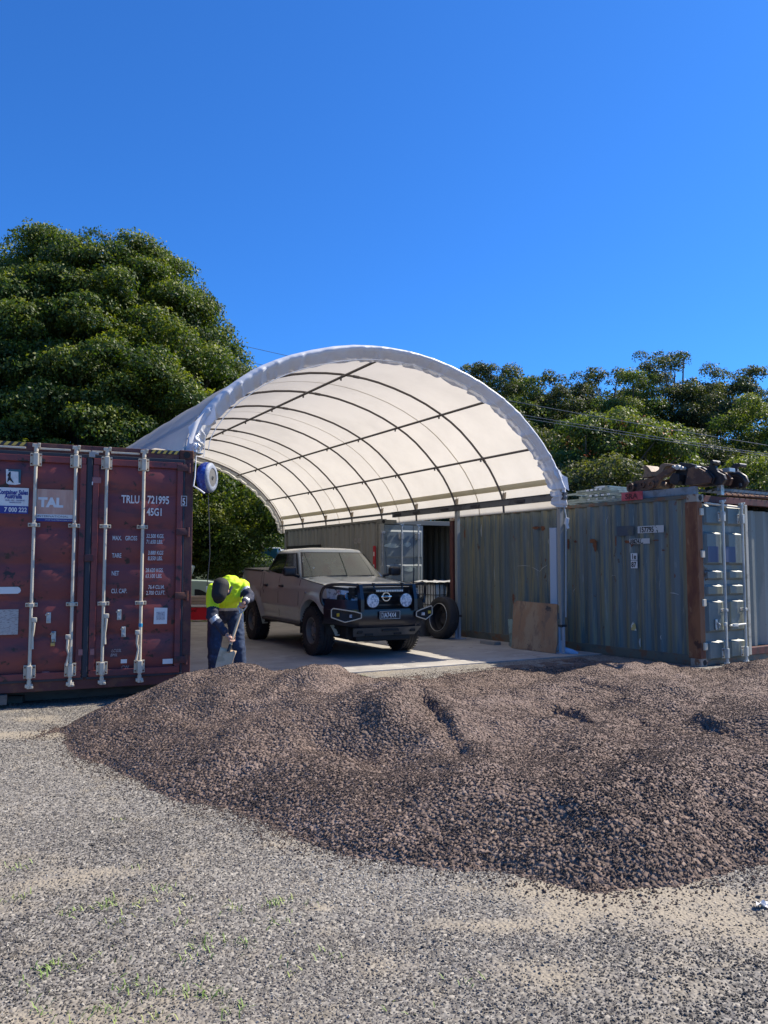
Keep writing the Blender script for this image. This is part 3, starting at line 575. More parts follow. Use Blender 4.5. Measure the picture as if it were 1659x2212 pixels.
plate('small_label', -.455, -.38, .02, .065, flat('faded_pink', (.3, .13, .13)), y=.004); plate('small_label', .40, .47, .12, .165, white_v, y=-.027)
text('CW', .045, (.41, .006, .045), red, white_f, sx=.8); text('LCGSL', .035, (.29, -.018, .255), red, white_f, sx=.8, shear=.3); text('BMIL', .035, (.28, -.018, .205), red, white_f, sx=.8, shear=.3)
for c in kids(red):
    if c.name.split('.')[0] in ('blue_tape','handle_keeper','padlock','drip_strip','centre_catch','centre_plate','hazard_strip','sticker','torn_sticker','lettering','lettering_frame','data_plate','blank_label','paper_notice','small_label','reflector_scrap'): c.location.z += .17
# packing under the red container, plus an added light-blocking beam
tim = mat('packing_timber', (.14, .13, .115), .85, layers=[((.09, .085, .075), 8, .45, .65, (.3, 1, 1))], bump=(30, .4, .004))
for i, (lx, ly, dz, lab) in enumerate(((-1.02, .12, .11, 'weathered timber block under the outer front corner of the dark red container'), (1.08, .35, .06, 'timber block under the red container corner nearest the man'))):
    q = red.matrix_basis.to_3x3() @ Vector((0, 0, 0)); b = MB(); b.box((0, 0, 0), (.42, .30, dz), bev=.006); o = b.build('timber_block', tim)
    a = R(23.6); o.location = (red.location.x + lx * math.cos(a) - ly * math.sin(a), red.location.y + lx * math.sin(a) + ly * math.cos(a), .168 - dz / 2 - .0); o.rotation_euler = (0, 0, a + .1 * i); tag(o, lab, 'timber block', 'packing blocks')
a = R(23.6); b = MB(); b.box((0, 0, 0), (2.3, .16, .16), bev=.006); o = b.build('blocking_beam', tim); o.location = (red.location.x - .55 * math.sin(a) * 1, red.location.y + .55 * math.cos(a), .088); o.rotation_euler = (0, 0, a); tag(o, 'long dark timber bearer added to stop light under the red container doors', 'blocking beam')  # added beam, keeps the gap below the sill from showing light
b = MB(); b.box((0, 0, 0), (.62, .20, .085), bev=.008); p0 = at_z(2, 1512, .05); o = b.build('timber_plank', tim, loc=(p0.x - .1, p0.y + .12, float(gz(p0.x, p0.y)) + .045), rot=(0, 0, R(8))); tag(o, 'weathered timber plank lying on the ground in front of the red container', 'plank')

# ---- weathered green container
GW, GL, GH = 2.438, 6.058, 2.591
gloc = (4.72 + 1.219 * .839, 11.57 + 1.219 * .545, .115)
grn = container('weathered blue green container with one rust brown corner post and scrap machinery on its roof', GW, GL, GH, gloc, 33, grn_m, grn_rail, rust_m, mat('cream_rust_casting', (.36, .31, .24), .7, layers=[((.2, .1, .05), 9, .5, .62)]), sides='L')
for o in kids(grn):
    if o.name.startswith('header_rail'): o.data.materials[0] = redox
for o in [c for c in kids(grn) if c.name.startswith('corner_post')]:
    ys_m = [v.co.y for v in o.data.vertices]
    if min(ys_m) > 3: o.data.materials[0] = redox
    elif min(v.co.x for v in o.data.vertices) < -1:
        b = MB(); b.box((-GW / 2 + .055, .098, GH / 2), (.122, .212, GH - .236), bev=.008); old = o.data; o.data = b.mesh('corner_post', mat('orange_rust_post', (.25, .105, .045), .8, layers=[((.13, .045, .025), 4, .42, .62, (1, 1, .3)), ((.33, .17, .085), 9, .56, .70, (1, 1, .4)), ((.07, .03, .02), 3, .60, .66)], bump=(20, .4, .008)))
b = MB(); corrug(b, GL - .30, .16, GH - .06, lambda s, d, z: (GW / 2 - .008 - d, .15 + s, z)); b.build('side_wall', grn_m, grn, smooth=20)
bl = [(.12, .34), (.53, .95), (1.08, 1.19), (1.32, 1.41), (1.55, 1.99), (2.16, 2.40)]
for side, (x0, x1) in enumerate(((-1.115, -.012),)):
    b = MB(); door_sheet(b, x0, x1, .13, 2.45, [(a - .0, c) for a, c in bl], .042, y=.0, slope=.035, cols=2, side=.12); d = b.build('door', grn_m, grn, smooth=15)
    for zz in (.30, .95, 1.68, 2.32):
        h = MB(); h.box((-1.135, -.012, zz - .0), (.075, .05, .11), bev=.01); h.build('hinge', rod_m, d)
lock_rod(grn, -.70, .02, 2.50, .62, [(2.26, 1), (.83, 0), (.18, 1)], y=-.085, m=mat('pale_rod_paint', (.52, .52, .46), .45, layers=[((.3, .33, .33), 7, .5, .65, (1, 1, .4))]), hside=-1)
lock_rod(grn, -.20, .02, 2.48, .62, [(2.24, 1), (.83, 0), (.18, 1)], y=-.085, m=MATS['pale_rod_paint'], hside=1, handle=False)
b = MB(); b.tube([(-.62, -.10, .595), (-.42, -.10, .60), (-.22, -.10, .605)], .016, 8); b.box((-.50, -.10, .598), (.13, .045, .05), bev=.008); b.build('lock_handle', MATS['pale_rod_paint'], grn, smooth=40)
b = MB(); b.box((-.90, -.055, .62), (.05, .02, .16), bev=.01); b.tube([(-.9, -.06, .66), (-.86, -.09, .62), (-.87, -.08, .57)], .012, 6); b.build('handle_keeper', galv, grn)
b = MB(); b.tube([(-1.10, -.06, 2.45), (-.16, -.06, 2.42)], .018, 8); b.build('rain_bar', rod_m, grn)
b = MB(); b.box((-.02, -.02, 1.29), (.07, .055, 2.36), bev=.008); b.build('door_edge', mat('cream_edge', (.42, .40, .33), .6, layers=[((.25, .24, .2), 6, .5, .65)]), grn)
for xa, xb in ((-1.04, -.78), (-.60, -.34)):
    b = MB(); b.box(((xa + xb) / 2, -.0445, 1.68), (xb - xa, .004, .24), bev=.0015); b.build('painted_patch', flat('blue_overpaint', (.035, .052, .12), .5), grn)
# the second leaf: pale, vertically pressed, set back behind the first
pale_l = mat('pale_leaf_paint', (.20, .21, .18), .6, layers=[((.27, .26, .22), 2.5, .48, .6, (1, 1, .25)), ((.17, .16, .13), 3.3, .55, .68, (1, 1, .3)), ((.10, .06, .04), 7, .67, .72)], bump=(6, .15, .02))
b = MB(); corrug(b, 1.14, .22, 2.40, lambda s, d, z: (.005 + s, .10 + d, z), .34, .055); lf = b.build('door', pale_l, grn, smooth=20)
b = MB(); b.box((.205, .098, 1.96), (.11, .004, .86)); b.build('painted_patch', flat('dark_blue_patch', (.02, .025, .05), .5), lf)
for i, ch in enumerate('3157738'): text(ch, .085, (.165, .095, 1.44 - i * .145), lf, flat('worn_stencil', (.13, .14, .13)), sx=.8)
b = MB(); b.box((.57, .03, .16), (1.12, .10, .12), bev=.01); b.build('inner_sill', redox, grn)
# painted marks on the long side (viewer reads them along -y)
S = -GW / 2 - .0
def side_text(s, sz, y, z, m, sx=.7, parent=grn, bold=.003, x=S - .004): return text(s, sz, (x, y, z), parent, m, rz=-90, sx=sx, bold=bold)
ink = flat('stencil_black', (.015, .015, .016), .6)
def side_plate(name, y0, y1, z0, z1, m, parent=grn, th=.004, x=S + .004):
    b = MB(); b.box((x, (y0 + y1) / 2, (z0 + z1) / 2), (th, abs(y1 - y0), z1 - z0)); return b.build(name, m, parent)
peel = mat('peeling_white_vinyl', (.50, .50, .47), .6, layers=[((.06, .08, .08), 13, .58, .61)])
p = side_plate('number_panel', 1.10, .60, 2.03, 2.145, peel, x=S + .006); side_text('157795', .085, 1.07, 2.045, ink, .80, p, x=S + .0015)
p = side_plate('number_panel', 1.27, .87, 1.86, 1.945, peel, x=S + .006); side_text('RBSZ4U', .07, 1.25, 1.868, ink, .62, p, x=S + .0015)
p = side_plate('number_panel', 1.25, 1.12, 1.60, 1.71, white_v, x=S + .006); side_text('1e', .085, 1.235, 1.615, ink, .8, p, x=S + .0015)
p = side_plate('number_panel', 1.25, 1.12, 1.465, 1.59, white_v, x=S + .006); side_text('87', .085, 1.24, 1.485, ink, .8, p, x=S + .0015)
b = MB(); b.prism([(1.27, .46), (1.17, .455), (1.19, .56), (1.235, .60), (1.275, .53)], S + .003, S + .007, lambda a, c, t: (t, a, c)); pz = b.build('hazard_sticker', mat('yellow_white_sticker', (.55, .42, .15), .6, layers=[((.6, .6, .55), 9, .5, .52), ((.05, .04, .03), 16, .58, .6)]), grn)
side_plate('painted_patch', 1.52, 1.18, 2.0, 2.16, mat('faint_blue_patch', (.05, .072, .10), .5, layers=[((.085, .10, .085), 6, .5, .65)]))
scr = flat('bare_scratch', (.5, .5, .46), .6)
for (ya, za, yb, zb, wd) in ((.52, 1.085, .36, 1.065, .014), (1.66, 1.33, 1.58, 1.345, .008), (2.55, 1.0, 2.45, 1.12, .006), (3.35, 1.40, 3.15, 1.52, .012), (3.55, 1.48, 3.35, 1.40, .010), (3.95, 1.50, 3.6, 1.50, .010), (1.75, 2.2, 1.70, 2.35, .006), (4.6, 1.2, 4.62, 1.5, .008), (2.9, .7, 2.93, .8, .01), (5.0, 2.1, 5.0, 2.35, .018), (3.1, 1.9, 3.1, 2.0, .012), (.7, .35, .7, .42, .015), (1.1, .2, 1.1, .34, .03)):
    b = MB(); b.tube([(S + .006, ya, za), (S + .004, (ya + yb) / 2 + .01, (za + zb) / 2 + .008), (S + .006, yb, zb)], [wd * .2, wd * .5, wd * .15], 5); b.build('paint_scratch', scr, grn)
rustp = mat('rust_bloom', (.20, .07, .025), .85, layers=[((.11, .035, .02), 12, .45, .6)])
for (yc, zc, sy, sz) in ((2.05, 1.93, .10, .04), (2.0, 1.85, .05, .10), (1.55, 1.92, .02, .10), (1.3, 1.9, .09, .03), (1.22, 1.86, .04, .05), (.75, 1.91, .07, .012), (3.42, 2.22, .12, .035), (3.25, 2.2, .07, .05), (2.62, 1.9, .03, .10), (2.45, 1.93, .05, .03), (.62, 1.75, .05, .01)):
    k = 11; pts = [(yc + sy * math.cos(a) * random.uniform(.5, 1.1), zc + sz * math.sin(a) * random.uniform(.5, 1.15)) for a in [2 * math.pi * i / k for i in range(k)]]
    b = MB(); b.prism(pts, S + .005, S + .0065, lambda a, c, t: (t, a, c)); b.build('rust_patch', rustp, grn)
# packing blocks under its long side
for i, (ly, dz) in enumerate(((.9, .0), (3.15, .0), (5.4, .0))): pass

# ---- grey container under the shelter's far end
gry = container('grey container behind the pickup truck with one blue grey door shut and one open', 2.438, 6.058, 2.591, (-.085 + 1.219 * .877, 17.8 + 1.219 * .480, .115), 28.7, gry_m, mat('grey_rail', (.16, .16, .14), .6), gry_m, MATS['grey_rail'])
b = MB(); door_sheet(b, -1.115, -.06, .13, 2.46, [(.2, .75), (.95, 1.50), (1.72, 2.3)], .02, y=.0, slope=.04, cols=1, side=.03); d = b.build('door', gry_door, gry, smooth=15)
b = MB(); b.box((0, 0, 0), (1.10, .05, 2.36), bev=.01); dd = b.build('open_door', gry_door, gry); dd.location = (1.235 - .0, -.53, 1.29); dd.rotation_euler = (0, 0, R(-88))
for x in (-.69, -.235):
    lock_rod(gry, x, .05, 2.47, .62, [(2.2, 1), (.9, 0)], m=mat('grey_rod', (.36, .38, .38), .4, metal=.3), handle=False)
b = MB(); b.box((-1.165, -.03, 2.28), (.10, .05, .06), bev=.01); b.tube([(-1.19, -.04, 2.26), (-1.19, -.04, 1.5)], .012, 6); b.build('door_latch', galv, gry)
for (xa, za, s_, w_) in ((-.92, 1.98, 1, .19), (-.50, 2.0, 0, .10), (-.42, 1.42, 1, .12)):
    pts = [(xa + random.uniform(-.5, .5) * w_ + w_ * math.cos(a), za + .06 * math.sin(a) * random.uniform(.6, 1.4)) for a in [2 * math.pi * i / 9 for i in range(9)]]
    b = MB(); b.prism(pts, -.026, -.022, lambda a, c, t: (a, t, c)); b.build('paint_smear', mat('pale_smear', (.34, .40, .37), .5, layers=[((.2, .25, .25), 10, .45, .6)]), gry)
b = MB(); b.box((-1.223, 4.6, 1.96), (.02, 2.42, .24)); b.build('cut_opening', blackm, gry)
b = MB(); b.box((0, 0, 0), (.03, .10, .62), bev=.006); lv = b.build('spirit_level', flat('level_red', (.42, .02, .03), .45)); lv.parent = None
a = R(28.7); gl = gry.location
def gw(x, y, z): return (gl.x + x * math.cos(a) - y * math.sin(a), gl.y + x * math.sin(a) + y * math.cos(a), gl.z + z)
lv.location = gw(-1.245, .24, 1.66); lv.rotation_euler = (0, 0, a); tag(lv, 'long red spirit level hanging upright on the grey container corner', 'spirit level')
wn = MB(); wn.box((-.017, 0, .12), (.004, .05, .10)); wn.box((-.017, 0, -.15), (.004, .05, .05)); wn.build('level_window', white_v, lv)
text('CL 025', .13, (-1.2235, 1.35, 2.05), gry, white_f, rz=-90, sx=.7)

# ---- pale container at the right edge of the yard
pc = Vector(gloc) + Vector((math.cos(R(33)), math.sin(R(33)), 0)) * 2.66 + Vector((-math.sin(R(33)), math.cos(R(33)), 0)) * .95
pal = container('pale grey green container at the right edge, set back beside the green one', 2.438, 6.058, 2.591, (pc.x, pc.y, .13), 33, bei_m, redox, bei_m, rust_m)
b = MB(); corrug(b, 2.16, .16, 2.45, lambda s, d, z: (-1.08 + s, .0 + d, z), .30, .05); b.build('front_wall', bei_m, pal, smooth=20)
# ------------------------------------------------------------------ arched fabric shelter between the containers
fab = fabric_mat('shelter_fabric', (.64, .63, .61), (.66, .61, .535), .47)
fab_band = fabric_mat('shelter_hem_fabric', (.72, .73, .76), (.5, .5, .52), .2)
pocket = fabric_mat('shelter_pocket_fabric', (.50, .47, .36), (.42, .38, .27), .4)
tube_m = mat('shelter_tube_steel', (.13, .118, .118), .5, metal=.35, layers=[((.13, .12, .115), 6, .5, .65)])
CW = 6.43; CL = 12.2
PU = [-.06, -.04, .10, .32, .69, .98, 1.42, 2.14, 2.75, 3.25, 3.73, 4.45, 5.06, 5.50, 6.02, 6.28, 6.44, 6.46]
PZ = [3.05, 3.30, 3.58, 3.86, 4.17, 4.36, 4.57, 4.80, 4.88, 4.88, 4.83, 4.65, 4.38, 4.10, 3.60, 3.22, 2.90, 2.62]
def chaik(P, k=2):
    for _ in range(k):
        Q = [P[0]]
        for a, b_ in zip(P[:-1], P[1:]): Q += [tuple(a[i] * .75 + b_[i] * .25 for i in range(len(a))), tuple(a[i] * .25 + b_[i] * .75 for i in range(len(a)))]
        P = Q + [P[-1]]
    return P
arc = chaik(list(zip(PU, PZ)), 2); arc = [arc[0]] + arc[1::2] + [arc[-1]]
def arc_n(i):
    a = arc[max(i - 1, 0)]; b_ = arc[min(i + 1, len(arc) - 1)]; d = Vector((b_[0] - a[0], b_[1] - a[1])).normalized(); return Vector((-d.y, d.x))  # outward
shel = thing('fabric_shelter', 'big open ended arched shelter of pale fabric on dark hoops above the pickup truck', 'shelter')
nA = len(arc); NB = 8; bay = CL / NB
# the cover: slightly slack between hoops
nt_ = NB * 6 + 1
def cover(i, j):
    t = i / (nt_ - 1) * CL; u, z = arc[j]; n = arc_n(j); f = (t / bay) % 1; sag = .028 * math.sin(math.pi * f) * math.sin(math.pi * j / (nA - 1))
    wv = .012 * mnoise.noise((t * 1.1, j * .35, 2)); p = can(u + n.x * (.035 - sag + wv), t); return (p.x, p.y, z + n.y * (.035 - sag + wv))
b = MB(); b.grid(nt_, nA, cover); b.build('fabric_cover', fab, shel, smooth=180)
# skirts hanging outside the rails
for side in (0,):
    b = MB()
    def sk(i, j, side=side):
        t = -.10 + i / 60 * (CL + .1); u, z = arc[0] if side == 0 else arc[-1]; k = j / 5; drop = .0 if side == 0 else .30
        o = (-.035 - .42 * k - .03 * math.sin(t * 3)) if side == 0 else (.04 + .05 * k + .02 * math.sin(t * 2.1 + 1) * k)
        p = can(u + o, t); return (p.x, p.y, z + (.02 + .03 * k if side == 0 else -drop * k - .01 * math.sin(t * 4) * k))
    b.grid(61, 6, sk); b.build('fabric_skirt', fab, shel, smooth=180)
# overlapping seams seen as thin tan lines
seam = fabric_mat('shelter_seam', (.50, .47, .40), (.50, .44, .34), .45)
for t in [bay * k + bay * .53 for k in (1, 3, 5)]:
    b = MB()
    def sm_(i, j): 
        u, z = arc[j]; n = arc_n(j); d = .006 * math.sin(math.pi * j / (nA - 1)); p = can(u + n.x * (.002 - .022 * math.sin(math.pi * j / (nA - 1))), t + (i - .5) * .03); return (p.x, p.y, z + n.y * (.002 - .022 * math.sin(math.pi * j / (nA - 1))))
    b.grid(2, nA, sm_); b.build('fabric_seam', seam, shel, smooth=180)
# pipe pockets along the rails
for side in (0, 1):
    zt_, zb_ = 3.13, 3.03
    cand = [q for q in range(nA) if (q > nA // 2) == bool(side)]; zz_ = sorted(((arc[q][1], q) for q in cand)); jf = lambda zv: float(np.interp(zv, [a for a, _ in zz_], [q for _, q in zz_])); j0, j1 = jf(zt_ + (.5 if side == 0 else 0)), jf(zb_ + (.5 if side == 0 else 0))
    b = MB()
    def pk(i, j, j0=j0, j1=j1):
        global arc
        t = .05 + i / 40 * (CL - .1); f = j / 3; jj = j0 + (j1 - j0) * f; a = arc[int(jj)]; c = arc[min(int(jj) + 1, nA - 1)]; fr_ = jj - int(jj); u = a[0] + (c[0] - a[0]) * fr_; z = a[1] + (c[1] - a[1]) * fr_; n = arc_n(int(jj)); e = -.004 - .03 * math.sin(math.pi * f)
        p = can(u + n.x * e, t); return (p.x, p.y, z + n.y * e)
    b.grid(41, 4, pk); b.build('pipe_pocket', pocket, shel, smooth=180)
# hoops
for k in range(NB + 1):
    t = k * bay + (.03 if k == 0 else (-.03 if k == NB else 0)); pts = []
    for j in range(1, nA - 1):
        u, z = arc[j]; n = arc_n(j); p = can(u - n.x * .045, t); pts.append((p.x, p.y, z - n.y * .045))
    lo = can(arc[-1][0] - .06, t); pts.append((lo.x, lo.y, 2.86)); b = MB(); b.tube(pts, .020, 10)
    for j in (nA // 4, nA // 2, 3 * nA // 4 + 1):   # sleeve joints
        b.tube([pts[j - 1], tuple((Vector(pts[j - 1]) * .55 + Vector(pts[j]) * .45))], .026, 10)
    b.build('hoop', tube_m, shel, smooth=40)
# purlins
for j in [min(range(nA), key=lambda q: abs(arc[q][0] - uu) + (0 if arc[q][1] > 3 else 9)) for uu in (.98, 3.05, 4.95, 6.02)]:
    u, z = arc[j]; n = arc_n(j); e = .10; a_ = can(u - n.x * e, -.02, z - n.y * e); c_ = can(u - n.x * e, CL, z - n.y * e)
    b = MB(); b.tube([a_, c_], .022, 10)
    for k in range(1, NB):
        q = a_.lerp(c_, k / NB); b.box((q.x, q.y, q.z - .03), (.03, .03, .05))
    b.build('purlin', tube_m, shel, smooth=40)
# front and rear hems: gathered fabric drawn inwards over the end hoop
def hem(t0, sgn, name, band):
    b = MB(); M = 7; N = (nA - 1) * 10 + 1
    def fn(i, j):
        s = i / (N - 1) * (nA - 1); k = min(int(s), nA - 2); f = s - k; u = arc[k][0] * (1 - f) + arc[k + 1][0] * f; z = arc[k][1] * (1 - f) + arc[k + 1][1] * f; n = arc_n(k).lerp(arc_n(k + 1), f)
        v = j / (M - 1); ph = i * .42 + 3.0 * mnoise.noise((i * .06, 3, sgn)); cz = 1 - abs(math.sin(ph * .5 + .9 * v)); pl = (cz ** 3) * .075 * v - .03 * (1 - abs(math.sin(ph * .81 + 1))) ** 2 * v + .03 * mnoise.noise((i * .2, v * 4, 7)) * v
        edge = min(1, i / 22, (N - 1 - i) / 22)
        ins = (-.035 + band * v ** 1.1 * (.35 + .65 * edge) + .006 * math.sin(ph * 1.4) * v); out = (.03 + .13 * math.sin(min(v * 3.2, 1) * math.pi / 2) - .27 * max(0, v - .25) + pl) * (.5 + .5 * edge)
        p = can(u - n.x * ins, t0 - sgn * out); return (p.x, p.y, z - n.y * ins)
    b.grid(N, M, fn); return b.build(name, fab_band if sgn > 0 else fab, shel, smooth=180)
hem(0, 1, 'front_hem', .235); hem(CL, -1, 'rear_hem', .26)
# hem draw cord with tail
cord = flat('white_rope', (.72, .70, .66), .7)
cpts = []
for i in range(2, nA - 2):
    u, z = arc[i]; n = arc_n(i); p = can(u - n.x * (.215 + .0), -.17); cpts.append((p.x, p.y, z - n.y * .215))
b = MB(); b.tube(cpts, .006, 5); b.build('draw_cord', cord, shel)
# flap of fabric at the left foot
b = MB()
def flap(i, j):
    f = i / 10; v = j / 6; p = can(-.10 + .34 * f, -.15 - .05 * math.sin(f * 6 + v * 2)); z = 3.40 + .34 * f - v * (.22 - .04 * f + .05 * math.sin(f * 9)); return (p.x, p.y, z)
b.grid(11, 7, flap); b.build('loose_flap', fab_band, shel, smooth=180)
b = MB()
def flap2(i, j):
    f = i / 8; v = j / 6; p = can(6.16 + .34 * f, -.10 - .04 * math.sin(f * 6 + v)); z = 3.30 - .16 * f - v * (.14 + .10 * f); return (p.x, p.y, z)
b.grid(9, 7, flap2); b.build('loose_flap', fab_band, shel, smooth=180)
# foot castings on the red container roof and ratchet anchors
for k in range(NB + 1):
    t = k * bay + (.03 if k == 0 else 0); p = can(-.02, t); b = MB(); b.box((p.x, p.y, 3.078), (.28, .24, .014), rot=(0, 0, R(30.3)), bev=.003)
    for dx in (-.1, .1):
        q = can(-.02 + dx, t - .08); b.tube([(q.x, q.y, 3.08), (q.x, q.y, 3.15)], .012, 6)
    b.box((p.x, p.y, 3.13), (.10, .08, .10), rot=(0, 0, R(30.3)), bev=.006); b.build('base_plate', galv, shel)
    if k == 0:
        b = MB(); q = can(.0, -.06); b.tube([(q.x, q.y, 3.09), (q.x + .02, q.y, 3.17), (q.x, q.y, 3.24), (q.x + .05, q.y, 3.34), (q.x + .03, q.y, 3.42)], [.06, .075, .05, .03, .02], 10); b.build('taped_foot', mat('silver_tape', (.55, .56, .58), .3, metal=.8, bump=(25, 1.0, .03)), shel, smooth=40)
# steel rail and posts on the open side
rail_m = mat('shelter_rail_steel', (.16, .165, .165), .45, metal=.4, layers=[((.09, .09, .095), 3, .5, .62)])
p0 = can(6.40, -.15); p1 = can(6.40, 5.55); p2 = can(6.40, CL + .1); az = math.atan2(AX.y, AX.x)
b = MB(); m_ = (p0 + p1) / 2; b.box((m_.x, m_.y, 2.805), ((p1 - p0).length, .07, .12), rot=(0, 0, az), bev=.006); b.box((m_.x, m_.y, 2.866), ((p1 - p0).length, .11, .008), rot=(0, 0, az)); b.build('eave_beam', rail_m, shel)
m_ = (p1 + p2) / 2; b = MB(); b.box((m_.x, m_.y, 2.845), ((p2 - p1).length, .05, .05), rot=(0, 0, az)); b.build('eave_rail', rail_m, shel)
for t in (1.0, 2.35, 3.4, 4.5, 5.3):
    q = can(6.355, t); b = MB(); b.box((q.x, q.y, 2.80), (.28, .012, .05), rot=(0, 0, az), bev=.004); b.build('beam_splice', steel_d, shel)
post_m = mat('post_galvanised', (.34, .36, .36), .45, metal=.45, layers=[((.24, .26, .27), 3, .5, .65, (1, 1, .2))])
foot_m = mat('post_foot_white', (.40, .44, .50), .5, metal=.2)
posts = []
for i, (t, lab, rz_) in enumerate(((.02, '', 30.3), (3.03, '', 30.3))):
    q = can(6.42, t); b = MB(); b.box((q.x, q.y, 1.58), (.075, .085, 2.45), rot=(0, 0, R(rz_)), bev=.004); pst = b.build('post', post_m, shel)
    b = MB(); b.box((q.x - .03 * 0, q.y, .36), (.06, .02, .44), rot=(0, 0, R(rz_)), bev=.003); b.box((q.x, q.y, .36), (.14, .012, .45), rot=(0, 0, R(rz_)), bev=.003); b.box((q.x, q.y, .145), (.22, .22, .014), rot=(0, 0, R(rz_))); b.box((q.x, q.y - .05, .36), (.02, .10, .45), rot=(0, 0, R(rz_))); b.build('post_shoe', foot_m, pst)
    b = MB(); b.box((q.x, q.y - .005, .60), (.12, .12, .045), rot=(0, 0, R(rz_)), bev=.006); b.build('clamp', steel_d, pst)
q = can(6.42, 0); b = MB(); b.tube([(q.x + .02, q.y - .02, .20), (q.x + .14, q.y - .04, .16), (q.x + .24, q.y - .05, .135)], [.05, .055, .03], 8); b.build('canvas_boot', flat('pale_blue_cloth', (.34, .46, .62), .8), shel, smooth=60)
# diagonal brace and strap at the near post
q = can(6.46, -.03); b = MB(); b.tube([(q.x - .08, q.y - .06, 3.05), (q.x - .05, q.y - .07, 2.85), (q.x + .03, q.y - .07, 2.42)], .011, 6); b.tube([(q.x + .02, q.y - .06, 2.3), (q.x - .005, q.y - .055, .75)], .010, 6)
b.build('tie_strap', flat('strap_grey', (.40, .45, .47), .6), shel)
b = MB(); b.box((q.x + .03, q.y - .07, 2.38), (.06, .06, .12), rot=(0, .2, .3), bev=.012); b.box((q.x + .035, q.y - .08, 2.30), (.05, .03, .10), rot=(0, -.3, .3), bev=.006); b.build('ratchet', white_v, shel)
for k in range(0, NB + 1):
    t = k * bay; q = can(6.36, t - .08); b = MB(); b.box((q.x, q.y, 2.93), (.05, .05, .11), rot=(0, 0, az), bev=.01); b.tube([(q.x, q.y, 2.96), (q.x - .01, q.y, 3.06), (q.x + .02, q.y, 3.14)], .007, 5); b.tube([(q.x + .02, q.y, 2.88), (q.x + .03, q.y, 3.0)], .012, 5); b.build('ratchet', mat('worn_ratchet', (.33, .27, .20), .6, metal=.2), shel)

# rope tail hanging from the hem over the drum
dr = Vector((-2.27, 9.60, 2.62))
b = MB(); q = at_depth(443, 940, 9.75); b.tube([q, (q.x - .01, q.y, 3.0), at_depth(424, 985, 9.5), at_depth(421, 1030, 9.45), at_depth(418, 1050, 9.42), at_depth(430, 1057, 9.42), at_depth(442, 1066, 9.44)], [.005, .005, .006, .008, .009, .009, .011], 6)
tag(b.build('rope', cord), 'white rope hanging from the shelter hem across the blue hose roll', 'rope')
# ---- blue hose roll hung on the red container's corner
t = thing('hose_roll', 'blue hose roll with white rim and dark grey disc, hung beside the red container', 'hose roll', (0, 0, 0))
c = at_depth(440, 1032, 9.72); M0 = Matrix.Translation(c) @ Matrix.Rotation(R(80), 4, 'Z') @ Matrix.Rotation(R(90), 4, 'X') @ Matrix.Scale(.80, 4)
bl_m = mat('blue_film', (.012, .03, .22), .3, layers=[((.04, .10, .42), 9, .5, .62)], bump=(18, .9, .03)); whr = mat('white_rim_print', (.24, .27, .33), .6, layers=[((.15, .18, .26), 30, .5, .6)])
b = MB(); b.lathe([(.11, -.03), (.20, -.04), (.235, .0), (.245, .06), (.235, .12), (.20, .14), (.11, .14)], M0, 36); b.build('film_wrap', bl_m, t, smooth=40)
b = MB(); b.lathe([(.145, .142), (.15, .155), (.20, .158), (.235, .13), (.236, .10)], M0, 40); b.build('rim', whr, t, smooth=50)
b = MB(); b.lathe([(0, .14), (.025, .14), (.028, .15), (.148, .146), (.15, .13)], M0, 36); b.lathe([(0, .152), (.016, .152), (.018, .166), (.03, .164), (.034, .15)], M0, 20, mi=0); b.build('end_disc', mat('grey_disc', (.12, .12, .12), .55), t, smooth=40)
b = MB(); b.lathe([(0, .168), (.014, .167), (.016, .15)], M0, 12); b.build('hub_hole', blackm, t)
b = MB(); q = c + Vector((.06, 0, -.22)); b.tube([q, (q.x + .02, q.y, q.z - .35), (q.x + .03, q.y + .02, q.z - .75), (q.x, q.y + .02, q.z - 1.15)], .006, 5)
cb = b.build('cable', steel_d); tag(cb, 'thin dark cable with white plug hanging below the blue hose roll', 'cable')
b = MB(); b.box((q.x, q.y + .02, q.z - 1.19), (.022, .022, .07), bev=.006); b.build('plug', white_v, cb)
# ------------------------------------------------------------------ dual cab pickup truck
paint = mat('ute_paint_sandy_grey', (.46, .50, .46), .33, metal=.10, coat=1, layers=[((.50, .54, .49), 2.2, .45, .7), ((.41, .445, .41), 7, .62, .75)])
blk = flat('ute_black_trim', (.012, .013, .018), .45)
blk_g = mat('bullbar_black', (.010, .011, .016), .32, spec=.5, coat=.3)
glass_s = mat('ute_side_glass', (.010, .012, .015), .05, spec=.9)
glass_w = mat('ute_windscreen_glass', (.030, .055, .038), .03, spec=.9, coat=.35, layers=[((.055, .08, .055), 2.4, .50, .62), ((.018, .025, .02), 1.7, .55, .62)])
rub = mat('tyre_rubber', (.018, .018, .021), .75, layers=[((.038, .036, .036), 6, .5, .7)])
rim_m = mat('steel_rim_grey', (.20, .195, .19), .5, metal=.35)
chrome = mat('chrome_trim', (.62, .62, .64), .15, metal=1)
lens = mat('lamp_lens', (.52, .57, .64), .18, metal=.35, layers=[((.25, .29, .36), 30, .45, .6)])
hl_m = mat('headlight_clear', (.42, .46, .50), .08, metal=.1, coat=1, layers=[((.45, .5, .55), 11, .55, .62), ((.03, .04, .05), 9, .5, .6)])
amber = flat('amber_lens', (.50, .33, .03), .3); cream = flat('bezel_cream', (.50, .46, .38), .5)
tonneau = mat('tonneau_vinyl', (.03, .03, .032), .7)
grey_pl = mat('skid_plate_grey', (.075, .075, .075), .55, layers=[((.12, .115, .11), 6, .5, .7)])
def lerp_tab(tab, x):
    return float(np.interp(x, [a for a, _ in tab], [b_ for _, b_ in tab]))
